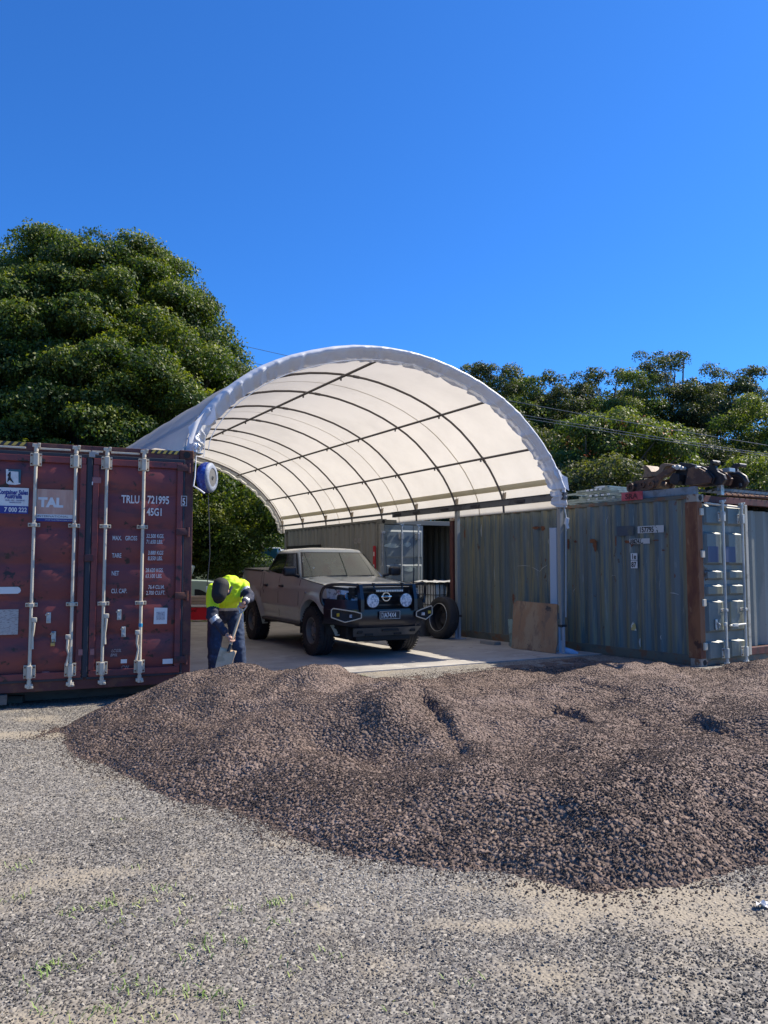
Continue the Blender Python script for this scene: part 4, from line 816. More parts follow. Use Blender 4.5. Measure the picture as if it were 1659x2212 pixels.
ZT = [(-4.12, 1.40), (-4.0, 1.41), (-2.66, 1.375), (-2.60, 1.40), (-2.2, 1.335), (-1.9, 1.315), (-1.2, 1.29), (-.8, 1.275), (-.5, 1.245), (0, 1.195), (.3, 1.165), (.55, 1.12), (.66, 1.06), (.72, .98)]
HW = [(-4.12, .80), (-4.06, .85), (-3.9, .88), (-3.6, .905), (-2.7, .905), (-.6, .905), (0, .90), (.35, .875), (.55, .82), (.66, .76), (.72, .70)]
ZB = [(-4.12, .66), (-3.65, .60), (-3.5, .56), (-2.6, .50), (-.5, .50), (.5, .62), (.72, .70)]
def arch_d(x, z): return min(math.hypot(x - ax_, z - .42) for ax_ in (0, -3.15))
def side_y(x, z):
    hw = lerp_tab(HW, x); zt = lerp_tab(ZT, x); zb = lerp_tab(ZB, x); f = (z - zb) / (zt - zb)
    y = hw - .045 * max(0, (f - .62) / .38) ** 1.6 - .05 * max(0, (.35 - f) / .35) ** 1.4
    y += .012 * math.exp(-((z - 1.10 - .02 * x) / .03) ** 2) * (1 if -4 < x < .2 else 0)   # shoulder crease
    y -= .012 * math.exp(-((z - .66) / .05) ** 2) * (1 if -2.6 < x < -.55 else 0)
    for ax_ in (0, -3.15):
        r = math.hypot(x - ax_, z - .42)
        if z > .3: y += .048 * float(smooth(.66, .56, r))
    return y
def ute_body(name, parent, m):
    b = MB(); XS = sorted(set([round(v, 3) for v in np.arange(-4.12, .7201, .045)] + [.72])); NV = 22; RA = .505
    for sg in (-1, 1):
        V = []; inside = []
        for x in XS:
            zt, zb = lerp_tab(ZT, x), lerp_tab(ZB, x)
            for k in range(NV):
                z = zb + (zt - zb) * k / (NV - 1); X_ = x; Z_ = z; ins = False
                for ax_ in (0, -3.15):
                    r = math.hypot(x - ax_, z - .42)
                    if r < RA:
                        ins = True
                        if r > RA - .06: s = RA / r; X_ = ax_ + (x - ax_) * s; Z_ = .42 + (z - .42) * s; ins = False
                V.append((X_, sg * side_y(X_, Z_), Z_)); inside.append(ins)
        F = [(i * NV + j, (i + 1) * NV + j, (i + 1) * NV + j + 1, i * NV + j + 1) for i in range(len(XS) - 1) for j in range(NV - 1) if not any(inside[q] for q in (i * NV + j, (i + 1) * NV + j, (i + 1) * NV + j + 1, i * NV + j + 1))]
        b.add(V, F)
        for ax_ in (0, -3.15):   # returned lip of the arch
            ring = []
            for k in range(33):
                a = R(-8 + 196 * k / 32); xx, zz = ax_ + RA * math.cos(a), .42 + RA * math.sin(a)
                zz = max(zz, lerp_tab(ZB, xx)) if False else zz
                ring.append((xx, sg * side_y(xx, zz), zz)); ring.append((ax_ + (RA - .012) * math.cos(a), sg * (side_y(xx, zz) - .12), .42 + (RA - .012) * math.sin(a)))
            b.add(ring, [(2 * k, 2 * k + 1, 2 * k + 3, 2 * k + 2) for k in range(32)])
    # tail panel
    zs = np.linspace(.66, 1.40, 6); V = [(-4.12 - .02 * math.sin(math.pi * k / 5), s * side_y(-4.12, z), z) for k, z in enumerate(zs) for s in (-1, 1)]
    b.add(V, [(2 * k, 2 * k + 1, 2 * k + 3, 2 * k + 2) for k in range(5)])
    return b.build(name, m, parent, smooth=38)
def green_xy(v):   # greenhouse outline data at height fraction v
    e = v; return (-.48 + (-1.10 + .48) * e, -2.68 + .20 * e ** 1.5, .835 + (.665 - .835) * e, 1.275 + (1.745 - 1.275) * e)
def belt(x): return lerp_tab(ZT, x) - 1.275
def gs(x=None, y=None, v=0, sg=1, off=0):
    xf, xr, bb, z = green_xy(v); xc = (xf + xr) / 2; a = (xf - xr) / 2; n = 9
    if y is None:
        q = min(.999, abs((x - xc) / a)); yy = bb * (1 - q ** n) ** (1 / n); zz = z + belt(x) * (1 - v) ; return Vector((x, sg * (yy + off), zz + off * .35))
    q = min(.999, abs(y / bb)); xx = xc + sg * a * (1 - q ** n) ** (1 / n) - sg * .13 * (y / bb) ** 2 * (1 if sg > 0 else .3); return Vector((xx + sg * off * .6, y, z + off * .7 + (0 if sg > 0 else belt(-2.6) * (1 - v))))
def ute_greenhouse(name, parent, m):
    b = MB(); NA = 72; vs = [-.05, 0, .2, .4, .6, .8, .92, 1.0]
    rows = []
    for v in vs:
        xf, xr, bb, z = green_xy(max(v, 0)); xc = (xf + xr) / 2; a = (xf - xr) / 2; row = []
        for k in range(NA):
            A = 2 * math.pi * k / NA; c, s = math.cos(A), math.sin(A); n = 7
            x = math.copysign(abs(c) ** (2 / n), c); y = math.copysign(abs(s) ** (2 / n), s); X_ = xc + a * x; Y_ = bb * y
            if x > 0: X_ -= .13 * (y) ** 2 * (abs(x) ** 2)
            row.append((X_, Y_, z + belt(X_) * (1 - max(v, 0)) * (0 if X_ > -.8 else 1) - (.06 if v < 0 else 0)))
        rows.append(row)
    for sc_, dz in ((.965, .028), (.90, .046), (.78, .062), (.55, .078), (.28, .087), (.02, .09)):
        top = rows[7]; cx = (green_xy(1)[0] + green_xy(1)[1]) / 2; rows.append([(cx + (x - cx) * sc_, y * sc_, 1.745 + dz) for x, y, z in top])
    V = [p for r_ in rows for p in r_]; b.add(V, [(i * NA + k, i * NA + (k + 1) % NA, (i + 1) * NA + (k + 1) % NA, (i + 1) * NA + k) for i in range(len(rows) - 1) for k in range(NA)])
    return b.build(name, m, parent, smooth=50)
def glass(name, parent, m, P, side, sg=1, nu=10, nv=8, off=.004):
    """P: four corners (s, v) bottom0, bottom1, top1, top0"""
    b = MB()
    def fn(i, j):
        a, c = i / (nu - 1), j / (nv - 1); s = (P[0][0] * (1 - a) + P[1][0] * a) * (1 - c) + (P[3][0] * (1 - a) + P[2][0] * a) * c; v = (P[0][1] * (1 - a) + P[1][1] * a) * (1 - c) + (P[3][1] * (1 - a) + P[2][1] * a) * c
        return gs(x=s, v=v, sg=sg, off=off) if side else gs(y=s, v=v, sg=sg, off=off)
    b.grid(nu, nv, fn); return b.build(name, m, parent, smooth=180)
def strip_on_side(pts, sg, wd, name, parent, m, off=.003):
    b = MB(); P = [(x, sg * (side_y(x, z) + off), z) for x, z in pts]; b.tube(P, wd, 5); return b.build(name, m, parent)
def wheel(parent, x, y, steer=0, tread_seed=0):
    sg = 1 if y > 0 else -1; M = Matrix.Translation((x, y, .405)) @ Matrix.Rotation(steer, 4, 'Z') @ Matrix.Rotation(R(-90 * sg), 4, 'X')
    w_ = MB(); pr = [(.225, -.11), (.25, -.135), (.30, -.142), (.36, -.135), (.385, -.12)]
    for c in (-.085, -.03, .03, .085): pr += [(.401, c - .021), (.404, c), (.401, c + .019), (.392, c + .022), (.392, c + .030)]
    pr += [(.385, .12), (.36, .135), (.30, .142), (.25, .135), (.225, .11)]
    w_.lathe(pr, M, 56)
    for k in range(44):  # shoulder lugs
        A = 2 * math.pi * k / 44
        for s in (-1, 1):
            c = M @ Vector((.388 * math.cos(A), .388 * math.sin(A), s * .116)); q = M.to_3x3() @ Vector((math.cos(A), math.sin(A), 0)); w_.add([c + (M.to_3x3() @ (Matrix.Rotation(A, 3, 'Z') @ Vector((dx * .02, dy * .014, dz * .022)))) for dx in (-1, 1) for dy in (-1, 1) for dz in (-1, 1)], [(0, 1, 3, 2), (4, 6, 7, 5), (0, 4, 5, 1), (2, 3, 7, 6), (0, 2, 6, 4), (1, 5, 7, 3)])
    wh = bpy.data.objects.new('wheel', None); COL.objects.link(wh); wh.parent = parent; wh.empty_display_size = .1
    w_.build('tyre', rub, wh, smooth=35)
    r_ = MB(); r_.lathe([(.226, .112), (.218, .122), (.205, .118), (.198, .06), (.19, .03), (.172, .028), (.15, .052), (.10, .062), (.07, .05), (.062, .085), (.035, .10), (0, .10)], M, 40); r_.lathe([(.226, -.11), (.20, -.10), (.198, .03)], M, 32)
    r_.build('rim', rim_m, wh, smooth=40)
    h = MB()
    for k in range(10):
        A = 2 * math.pi * k / 10; h.lathe([(0, .0), (.019, .0), (.019, .006), (0, .006)], M @ Matrix.Translation((.152 * math.cos(A), .152 * math.sin(A), .047)) , 10)
    h.build('rim_slots', blackm, wh)
    n = MB()
    for k in range(6):
        A = 2 * math.pi * k / 6; n.lathe([(0, .075), (.011, .075), (.012, .058), (.012, .04)], M @ Matrix.Translation((.088 * math.cos(A), .088 * math.sin(A), 0)), 6)
    n.build('wheel_nuts', chrome, wh); return wh
ute = thing('pickup_truck', 'sandy grey dual cab pickup with black bull bar and round lights under the shelter', 'pickup truck', (0, 0, 0))
U = ute
ute_body('body', U, paint)
# bonnet
b = MB()
def bon(i, j):
    x = -.62 + (1.30) * i / 22; yw = min(side_y(min(x, .70), lerp_tab(ZT, min(x, .7))) - .012, .90); q = -1 + 2 * j / 26; y = yw * q; zt = lerp_tab(ZT, min(x, .71))
    z = zt + .050 * (1 - abs(q) ** 3.2) + .012 * math.exp(-((abs(q) - .58) / .09) ** 2) - .018 * math.exp(-((abs(q)) / .35) ** 2) * 0
    if x > .45: z -= .10 * ((x - .45) / .23) ** 2 * (1 - abs(q) ** 2)
    return (x + .10 * (1 - q * q) * (1 if x > .3 else max(0, (x + .62) / .92)), y, z + .004)
b.grid(23, 27, bon); b.build('bonnet', paint, U, smooth=60)
for sg in (-1, 1):
    b = MB(); b.tube([(x, sg * (min(side_y(x, lerp_tab(ZT, x)) - .012, .90)), lerp_tab(ZT, x) + .005) for x in np.linspace(-.62, .62, 14)], .006, 5); b.build('bonnet_gap', blackm, U)
ute_greenhouse('cab_roof', U, paint)
b = MB(); b.grid(2, 9, lambda i, j: (-.60 + .16 * i, -.76 + 1.52 * j / 8, 1.262 + .03 * (1 - (j / 4 - 1) ** 2) + .004 * i)); b.build('cowl', blk, U, smooth=180)
glass('windscreen_seal', U, blk, [(-.80, .0), (.80, .0), (.625, .975), (-.625, .975)], False, 1, 16, 8, .003)
ws = glass('windscreen', U, glass_w, [(-.775, .03), (.775, .03), (.605, .94), (-.605, .94)], False, 1, 16, 8, .007)
glass('rear_window', U, glass_s, [(-.66, .15), (.66, .15), (.52, .9), (-.52, .9)], False, -1, 8, 6, .005)
for sg in (-1, 1):
    glass('window_trim', U, blk, [(-.80, .02), (-2.50, .09), (-2.36, .945), (-1.28, .945)], True, sg, 18, 7, .003)
    glass('side_window', U, glass_s, [(-.87, .06), (-1.62, .06), (-1.62, .91), (-1.33, .91)], True, sg, 8, 6, .007)
    glass('side_window', U, glass_s, [(-1.70, .06), (-2.40, .12), (-2.31, .91), (-1.70, .91)], True, sg, 8, 6, .007)
    # door shut lines, handles, mirrors
    for pts in ([(-.62, 1.24), (-.64, .9), (-.66, .56)], [(-1.655, 1.29), (-1.66, .9), (-1.66, .56)], [(-2.56, 1.34), (-2.52, 1.0), (-2.44, .80), (-2.52, .62)] if False else [(-2.54, 1.36), (-2.50, 1.08), (-2.46, .96)], [(-2.655, 1.37), (-2.655, 1.0), (-2.655, .88)]):
        strip_on_side(chaik(pts, 1), sg, .0045, 'door_gap', U, blackm, .0)
    for hx in (-1.47, -2.33):
        h = MB(); h.box((hx, sg * (side_y(hx, 1.12) + .022), 1.115), (.20, .035, .035), rot=(0, R(2), 0), bev=.012); h.box((hx, sg * (side_y(hx, 1.12) + .002), 1.11), (.14, .012, .06), bev=.005); h.build('door_handle', blk, U, smooth=40)
    mr = MB(); mr.box((-.70, sg * 1.045, 1.385), (.12, .235, .165), rot=(0, 0, R(8 * sg)), bev=.05); mr.tube([(-.78, sg * .84, 1.30), (-.74, sg * .95, 1.33)], [.03, .028], 8); mr.build('wing_mirror', blk, U, smooth=60)
    b = MB(); b.tube([(x, sg * .885, .475) for x in (-2.55, -.55)], .028, 8); b.build('sill_trim', blk, U)
    b = MB(); b.box((-3.70, sg * .80, .52), (.012, .24, .42), bev=.004); b.box((-.50, sg * .80, .50), (.012, .24, .34), bev=.004); b.build('mud_flap', flat('mudflap_black', (.012, .012, .013), .8), U)
    b = MB(); b.tube([(-.31, sg * (side_y(-.31, 1.03) + .004), 1.03), (-.31, sg * (side_y(-.31, 1.03) + .016), 1.03)], .016, 12); b.build('side_repeater', lens, U)
    lin = MB()
    for ax_ in (0, -3.15):
        lin.grid(17, 2, lambda i, j, ax_=ax_: (ax_ + .50 * math.cos(R(-5 + 190 * i / 16)), sg * (.86 - .46 * j), .42 + .50 * math.sin(R(-5 + 190 * i / 16))))
    lin.build('wheel_arch_liner', blackm, U)
# tub: tonneau cover with rails
b = MB()
def ton(i, j): x = -4.06 + 1.37 * i / 10; q = -1 + 2 * j / 10; return (x, q * (lerp_tab(HW, x) - .075), lerp_tab(ZT, x) + .028 + .022 * (1 - q * q))
b.grid(11, 11, ton); b.build('tonneau_cover', mat('tonneau_grey', (.12, .115, .105), .7), U, smooth=180)
for sg in (-1, 1):
    b = MB(); b.tube([(x, sg * (lerp_tab(HW, x) - .055), lerp_tab(ZT, x) + .012) for x in np.linspace(-4.09, -2.69, 8)], .024, 8); b.build('tub_rail', blk, U, smooth=50)
# chassis
b = MB()
for sg in (-1, 1): b.box((-1.75, sg * .42, .47), (4.7, .09, .13), bev=.01)
b.box((-.05, 0, .42), (.5, .75, .12), bev=.02); b.box((-3.15, 0, .42), (.12, 1.35, .12), bev=.03); b.lathe([(0, -.12), (.12, -.1), (.13, .1), (0, .12)], Matrix.Translation((-3.15, 0, .42)) @ Matrix.Rotation(R(90), 4, 'Y'), 14)
b.box((0, 0, .38), (.10, 1.30, .08), bev=.02); b.box((-1.3, -.30, .42), (1.3, .35, .16), bev=.03); b.box((-1.5, .1, .45), (1.1, .25, .18), bev=.04); b.tube([(-2.9, .5, .4), (-4.2, .5, .45)], .03, 8); b.box((.45, 0, .42), (.55, 1.24, .24), bev=.04)  # last box is a black filler added to darken the gap under the nose
b.box((-1.6, 0, .58), (4.2, 1.62, .10)); b.box((-.95, 0, .85), (1.9, 1.6, .6)); b.build('chassis', flat('chassis_black', (.012, .012, .013), .8), U)
for x, y, st in ((0, -.80, 0), (0, .80, 0), (-3.15, -.80, 0), (-3.15, .80, 0)): wheel(U, x, y, st)
# front: grille, headlights
b = MB(); b.grid(13, 7, lambda i, j: (.80 + .055 * (1 - (i / 6 - 1) ** 2) - .02 * j / 6, -.60 + 1.2 * i / 12, .62 + .52 * j / 6)); b.box((.60, 0, .80), (.3, 1.5, .45), bev=.05); g = b.build('grille', blackm, U, smooth=180)
for z in (.78, .85, .92, .99, 1.06, 1.12):
    s = MB(); s.grid(13, 2, lambda i, j: (.825 + .055 * (1 - (i / 6 - 1) ** 2), -.56 + 1.12 * i / 12, z - .012 + .024 * j)); s.build('grille_slat', blk_g, g, smooth=180)
for sg in (-1, 1):
    pts = [(.42, .93), (.50, .95), (.80, .865), (.83, .90), (.80, 1.06), (.66, 1.10), (.40, 1.13)]
    def hp(y, z, t): 
        f = (y - .40) / .45; return (.80 - .26 * max(0, f) ** 1.7 + t, sg * y, z)
    b = MB(); NY = 14
    def hgrid(i, j):
        y = .42 + .42 * i / (NY - 1); lo = .90 - .0 + .03 * (1 - i / NY) if False else .895 + .045 * (i / (NY - 1)); hi = 1.06 + .06 * (i / (NY - 1)) ; z = lo + (hi - lo) * j / 6; f = i / (NY - 1)
        return (.835 - .30 * f ** 1.9 - .05 * ((z - .9) / .2), sg * (y + .02), z)
    b.grid(NY, 7, hgrid); b.build('headlight', hl_m, U, smooth=180)
    q = MB(); p_ = Vector(hgrid(5, 3)); q.lathe([(0, .01), (.055, .012), (.062, .0)], Matrix.Translation(p_ + Vector((-.004, 0, 0))) @ Matrix.Rotation(R(78), 4, 'Y'), 20); q.build('headlight_bowl', chrome, U, smooth=60)
    f = MB(); f.grid(NY, 2, lambda i, j: tuple(Vector(hgrid(i, 6)) + Vector((-.01 * j, 0, .045 * j)))); f.grid(NY, 2, lambda i, j: tuple(Vector(hgrid(i, 0)) + Vector((.01, 0, -.20 * j)))); f.build('headlight_surround', blk, U, smooth=180)
# bull bar
B_ = bpy.data.objects.new('bull_bar', None); COL.objects.link(B_); B_.parent = U; B_.empty_display_size = .2
b = MB(); yy = [-.93, -.86, -.52, 0, .52, .86, .93]; xx = [.50, .66, .96, 1.0, .96, .66, .50]
def beam(i, j):
    prof = [(0, .50), (.045, .56), (.05, .70), (.035, .79), (-.06, .80), (-.10, .80)]; y = yy[i]; d, z = prof[j]; zz = z + (.06 if abs(y) > .8 and z < .6 else 0) ; return (xx[i] + d * .8, y, zz)
b.grid(7, 6, beam); b.build('bumper_beam', blk_g, B_, smooth=30)
for sg in (-1, 1):
    b = MB(); b.grid(6, 4, lambda i, j: (.965 - .43 * (i / 5) ** 1.5 + .012 - .05 * (j / 3), sg * (.50 + .43 * i / 5), .79 + (.14 + .03 * i / 5) * j / 3)); b.build('wing_panel', blk_g, B_, smooth=50)
    # upright blade
    b = MB(); b.prism([(.94, .76), (1.06, .76), (1.055, .95), (.99, 1.19), (.90, 1.21), (.88, 1.16), (.93, .95)], sg * .455, sg * .515, lambda a, c, t: (a, t, c)); b.build('upright', blk_g, B_)
    # outer hoop
    hp_ = chaik([(.93, sg * .50, 1.175), (.80, sg * .72, 1.195), (.60, sg * .93, 1.175), (.53, sg * .975, 1.05), (.52, sg * .965, .93), (.54, sg * .93, .85)], 2); b = MB(); b.tube(hp_, .026, 10); b.build('outer_hoop', blk_g, B_, smooth=60)
    # pressed bezel round the fog and indicator lights
    C = [(.50, .735), (.60, .765), (.90, .815), (.925, .79), (.925, .675), (.74, .60), (.60, .635), (.50, .665)]
    def bx(y, z): return (1.035 - .62 * max(0, y - .48) ** 1.35 if True else 0)
    cx_, cz_ = .72, .70; P1 = [(bx(y, z) + .012, sg * y, z) for y, z in C]; b = MB(); n = len(C)
    for i in range(n): b.tube([P1[i], P1[(i + 1) % n]], .009, 6)
    if True: b.build('light_bezel', cream, B_)
    b = MB(); b.add([(bx(y, z) + .004, sg * y, z) for y, z in C], [tuple(range(n))]); b.build('light_recess', blackm, B_)
    for y_, m_ in ((.835, amber), (.66, lens)):
        b = MB(); b.box((bx(y_, .7) + .015, sg * y_, .715 - .02 * (y_ < .7)), (.02, .055, .05), rot=(0, 0, -sg * R(28)), bev=.006); b.build('indicator' if m_ is amber else 'fog_light', m_, B_)
    # driving lamps
    M = Matrix.Translation((1.045, sg * .30, .93)) @ Matrix.Rotation(R(90), 4, 'Y')
    l_ = MB(); l_.lathe([(0, -.05), (.09, -.05), (.115, -.015), (.118, .012), (.108, .014)], M, 32); dl = l_.build('driving_light', blk, B_, smooth=50)
    l_ = MB(); l_.lathe([(0, .012), (.06, .012), (.108, .010)], M, 32); l_.build('lens', mat('driving_lens', (.55, .60, .68), .25, metal=.2, layers=[((.22, .28, .38), 26, .46, .56), ((.8, .82, .85), 34, .6, .64)]), dl, smooth=60)
b = MB(); b.tube([(.955, -.50, 1.175), (.985, 0, 1.18), (.955, .50, 1.175)], .026, 10); b.build('top_tube', blk_g, B_, smooth=50)
b = MB()
for y in (-.26, .26): b.box((1.0, y, 1.135), (.02, .02, .14), rot=(0, R(-12), 0)); b.box((.99, y, 1.195), (.05, .035, .03))
b.build('light_bar_bracket', blk, B_)
b = MB(); b.box((1.03, 0, 1.085), (.05, .52, .055), bev=.01); lb = b.build('light_bar', blk, B_)
b = MB()
for k in range(16): b.box((1.057, -.23 + .0307 * k, 1.085), (.006, .024, .030), bev=.003)
b.build('light_bar_leds', mat('led_silver', (.6, .6, .58), .3, metal=.4), lb)
b = MB(); b.prism([(-.62, .50), (.62, .50), (.56, .36), (-.56, .36)], 0, .02, lambda a, c, t: (1.005 - t - (.5 - c) * .9, a, c)); sk_ = b.build('skid_plate', grey_pl, B_)
b = MB(); b.box((.985, .05, .452), (.04, .30, .035), rot=(0, 0, 0), bev=.01); b.box((.915, -.30, .385), (.03, .14, .035), bev=.01); b.box((.915, .22, .385), (.03, .14, .03), bev=.01); b.build('skid_slots', blackm, B_)
b = MB(); b.box((.70, 0, .34), (.3, 1.0, .14), bev=.03); b.box((.92, -.48, .46), (.1, .1, .1), bev=.02); b.box((.92, .48, .46), (.1, .1, .1), bev=.02); b.build('recovery_mount', blackm, B_)
# plate
b = MB(); b.box((1.062, 0, .70), (.006, .375, .13), bev=.002); pl = b.build('number_plate', flat('plate_black', (.015, .015, .02), .5), B_)
b = MB(); 
for y0, y1, z0, z1 in ((-.183, .183, .758, .762), (-.183, .183, .638, .642), (-.183, -.179, .638, .762), (.179, .183, .638, .762)): b.box((1.0655, (y0 + y1) / 2, (z0 + z1) / 2), (.002, y1 - y0, z1 - z0))
b.build('plate_border', white_v, pl)
text('IA74X4', .078, (1.0662, -.12, .662), pl, white_v, rz=90, sx=.68, bold=.0005, ext=.001)
for k, ch in enumerate('QLD'): text(ch, .022, (1.0662, -.155, .722 - k * .03), pl, white_v, rz=90, sx=.9, bold=.001)
# badge: ring with a bar and its name
M = Matrix.Translation((.93, 0, .985)) @ Matrix.Rotation(R(90), 4, 'Y'); b = MB(); b.lathe([(.058, .0), (.060, .010), (.074, .010), (.076, .0)], M, 32); b.box((.944, 0, .985), (.012, .19, .032), bev=.004); bd = b.build('badge', chrome, U, smooth=40)
text('NISSAN', .02, (.952, -.062, .977), bd, blk, rz=90, sx=1.0, bold=.001)
b = MB(); b.tube([(.95, .50, 1.18), (.93, .52, 1.45)], .012, 8); b.tube([(.93, .52, 1.45), (.90, .53, 2.15)], .005, 6); b.build('antenna', blk, B_)
b = MB(); b.tube([(-.55, .80, 1.30), (-.62, .81, 1.75)], .004, 5); b.build('roof_aerial', blk, U)
# wipers
for y0, y1 in ((-.55, -.02), (.02, .55)):
    b = MB(); pts = []
    for k in range(6):
        y = y0 + (y1 - y0) * k / 5; p = gs(y=y, v=.035 + .03 * k / 5, sg=1, off=.014); pts.append(p)
    b.tube(pts, .007, 5); b.build('wiper', blk, U)
b = MB(); p = gs(y=-.56, v=.35, sg=1, off=.0095); b.lathe([(0, 0), (.022, 0), (.024, -.002)], Matrix.Translation(p) @ Matrix.Rotation(R(50), 4, 'Y'), 16); b.build('windscreen_sticker', flat('sticker_pale', (.3, .32, .28)), U)
UH = math.atan2(-.885, .466)
U.location = (-.40, 13.34, .135); U.rotation_euler = (0, 0, UH)
# ------------------------------------------------------------------ man bending over a shovel
def capsule(mb, a, b_, ra, rb, n=14, asp=1.0, side=None):
    """tapered capsule from a to b; asp squashes across `side` direction"""
    a, b_ = Vector(a), Vector(b_); d = b_ - a; L = d.length; t = d.normalized()
    s = Vector(side) if side else (Vector((1, 0, 0)) if abs(t.x) < .9 else Vector((0, 1, 0))); u = (s - t * s.dot(t)).normalized(); v = t.cross(u)
    rows = []
    for k in range(5): A = -math.pi / 2 + k * math.pi / 10; rows.append((math.sin(A) * ra, math.cos(A) * ra))
    for k in range(5): f = k / 4; rows.append((L * f, ra + (rb - ra) * f))
    for k in range(1, 6): A = k * math.pi / 10; rows.append((L + math.sin(A) * rb, math.cos(A) * rb))
    V = []
    for h, r in rows:
        r = max(r, 1e-4)
        for k in range(n): A = 2 * math.pi * k / n; V.append(a + t * h + u * (r * math.cos(A)) + v * (r * asp * math.sin(A)))
    m = len(rows); mb.add(V, [(i * n + k, i * n + (k + 1) % n, (i + 1) * n + (k + 1) % n, (i + 1) * n + k) for i in range(m - 1) for k in range(n)] + [tuple(range(n))[::-1], tuple((m - 1) * n + k for k in range(n))])
def fuse(mb, name, mats, parent, voxel, smooth_it=4, disp=None, pick=None):
    """one continuous skin round all the shapes in mb"""
    me = mb.mesh(name, mats[0]); o = bpy.data.objects.new(name, me); COL.objects.link(o)
    r = o.modifiers.new('r', 'REMESH'); r.mode = 'VOXEL'; r.voxel_size = voxel; sm = o.modifiers.new('s', 'SMOOTH'); sm.iterations = smooth_it; sm.factor = .5
    dg = bpy.context.evaluated_depsgraph_get(); ev = o.evaluated_get(dg); m2 = bpy.data.meshes.new_from_object(ev); o.modifiers.clear(); o.data = m2; m2.name = name; m2.materials.clear()
    for m in mats: m2.materials.append(m)
    if disp:
        nrm = [v.normal.copy() for v in m2.vertices]
        for v, q in zip(m2.vertices, nrm): v.co += q * disp(v.co)
    if pick:
        for p in m2.polygons: p.material_index = pick(p.center, p.normal)
    for p in m2.polygons: p.use_smooth = True
    m2.update(); o.parent = parent; return o
hv = mat('hi_vis_yellow', (.62, .86, .015), .7, layers=[((.50, .78, .01), 5, .5, .7)], bump=(26, .35, .01))
navy = mat('navy_drill_cotton', (.014, .020, .045), .8, layers=[((.03, .038, .07), 16, .5, .7)], bump=(40, .4, .006))
tape = mat('reflective_tape', (.42, .44, .48), .35, metal=.2); jean = mat('blue_denim', (.018, .036, .080), .85, layers=[((.045, .085, .18), 7, .52, .7), ((.012, .024, .06), 11, .5, .7)], bump=(50, .4, .005))
skin = mat('skin', (.48, .27, .19), .55, layers=[((.42, .20, .14), 20, .5, .7)]); capm = mat('black_cap', (.012, .012, .014), .8, bump=(60, .3, .003)); hair = flat('grey_hair', (.16, .15, .14), .8); boot = flat('brown_boot', (.06, .04, .03), .6)
wood = mat('shovel_wood', (.50, .40, .27), .55, layers=[((.36, .27, .17), 8, .5, .65, (1, 1, .3))]); blade_m = mat('shovel_steel', (.66, .47, .29), .8, layers=[((.50, .35, .21), 9, .5, .62)])
man = thing('person', 'man bending over a shovel, in yellow and navy work shirt, blue jeans and black cap', 'person')
# joints (metres, world)
pel = Vector((-2.075, 10.12, 1.00)); pL, pR = Vector((-2.19, 10.12, .97)), Vector((-1.96, 10.13, .98))
kL, kR = Vector((-2.19, 10.02, .57)), Vector((-1.88, 10.05, .57)); aL, aR = Vector((-2.20, 10.08, .22)), Vector((-1.85, 10.10, .22))
wst = Vector((-2.05, 10.02, 1.12)); chs = Vector((-1.99, 9.84, 1.27)); upb = Vector((-1.95, 9.78, 1.36))
sL, sR = Vector((-2.15, 9.76, 1.31)), Vector((-1.79, 9.84, 1.36)); eL, wL = Vector((-2.13, 9.60, 1.00)), Vector((-1.95, 9.56, .785))
eR, wR = Vector((-1.70, 9.78, 1.22)), Vector((-1.735, 9.60, 1.165)); nk = Vector((-1.985, 9.66, 1.34)); hd = Vector((-2.02, 9.565, 1.335))
fold = lambda amp, sc, s=0: (lambda c: amp * (mnoise.noise((c.x * sc, c.y * sc, c.z * sc * 1.3 + s)) + .5 * mnoise.noise((c.x * sc * 2.3, c.y * sc * 2.3, c.z * sc * 2 + s))))
# body: one skin from head to feet
b = MB()
capsule(b, pel, wst, .13, .13, asp=.8); capsule(b, wst, chs, .13, .15, asp=.8); capsule(b, chs, upb, .15, .12, asp=.8)
for p, k, a in ((pL, kL, aL), (pR, kR, aR)): capsule(b, p, k, .085, .058); capsule(b, k, a, .056, .04); capsule(b, a + Vector((0, 0, -.06)), a + Vector((0, -.17, -.08)), .04, .035)
for s, e, w_ in ((sL, eL, wL), (sR, eR, wR)): capsule(b, s, e, .05, .042); capsule(b, e, w_, .04, .028)
capsule(b, upb, nk, .075, .06); capsule(b, nk, hd, .06, .07)
HD = (Vector((-.10, -.42, -.90))).normalized()   # chin direction: head hangs down and forward
up_ = Vector((.03, -.90, .42)).normalized()      # crown direction, towards the camera
cr = hd + up_ * .02; capsule(b, cr, cr + HD * .05, .088, .075, n=18); capsule(b, cr + HD * .09 - up_ * .01, cr + HD * .12 - up_ * .03, .055, .04)
nose = cr + HD * .10 + up_ * -.02 + Vector((-.01, -.05, -.02)); capsule(b, nose, nose + HD * .02, .014, .012)
for sg in (-1, 1): e_ = cr + Vector((sg * .088, .03, -.03)); capsule(b, e_, e_ + HD * .025, .016, .013)
fuse(b, 'body', [skin], man, .011, 3)
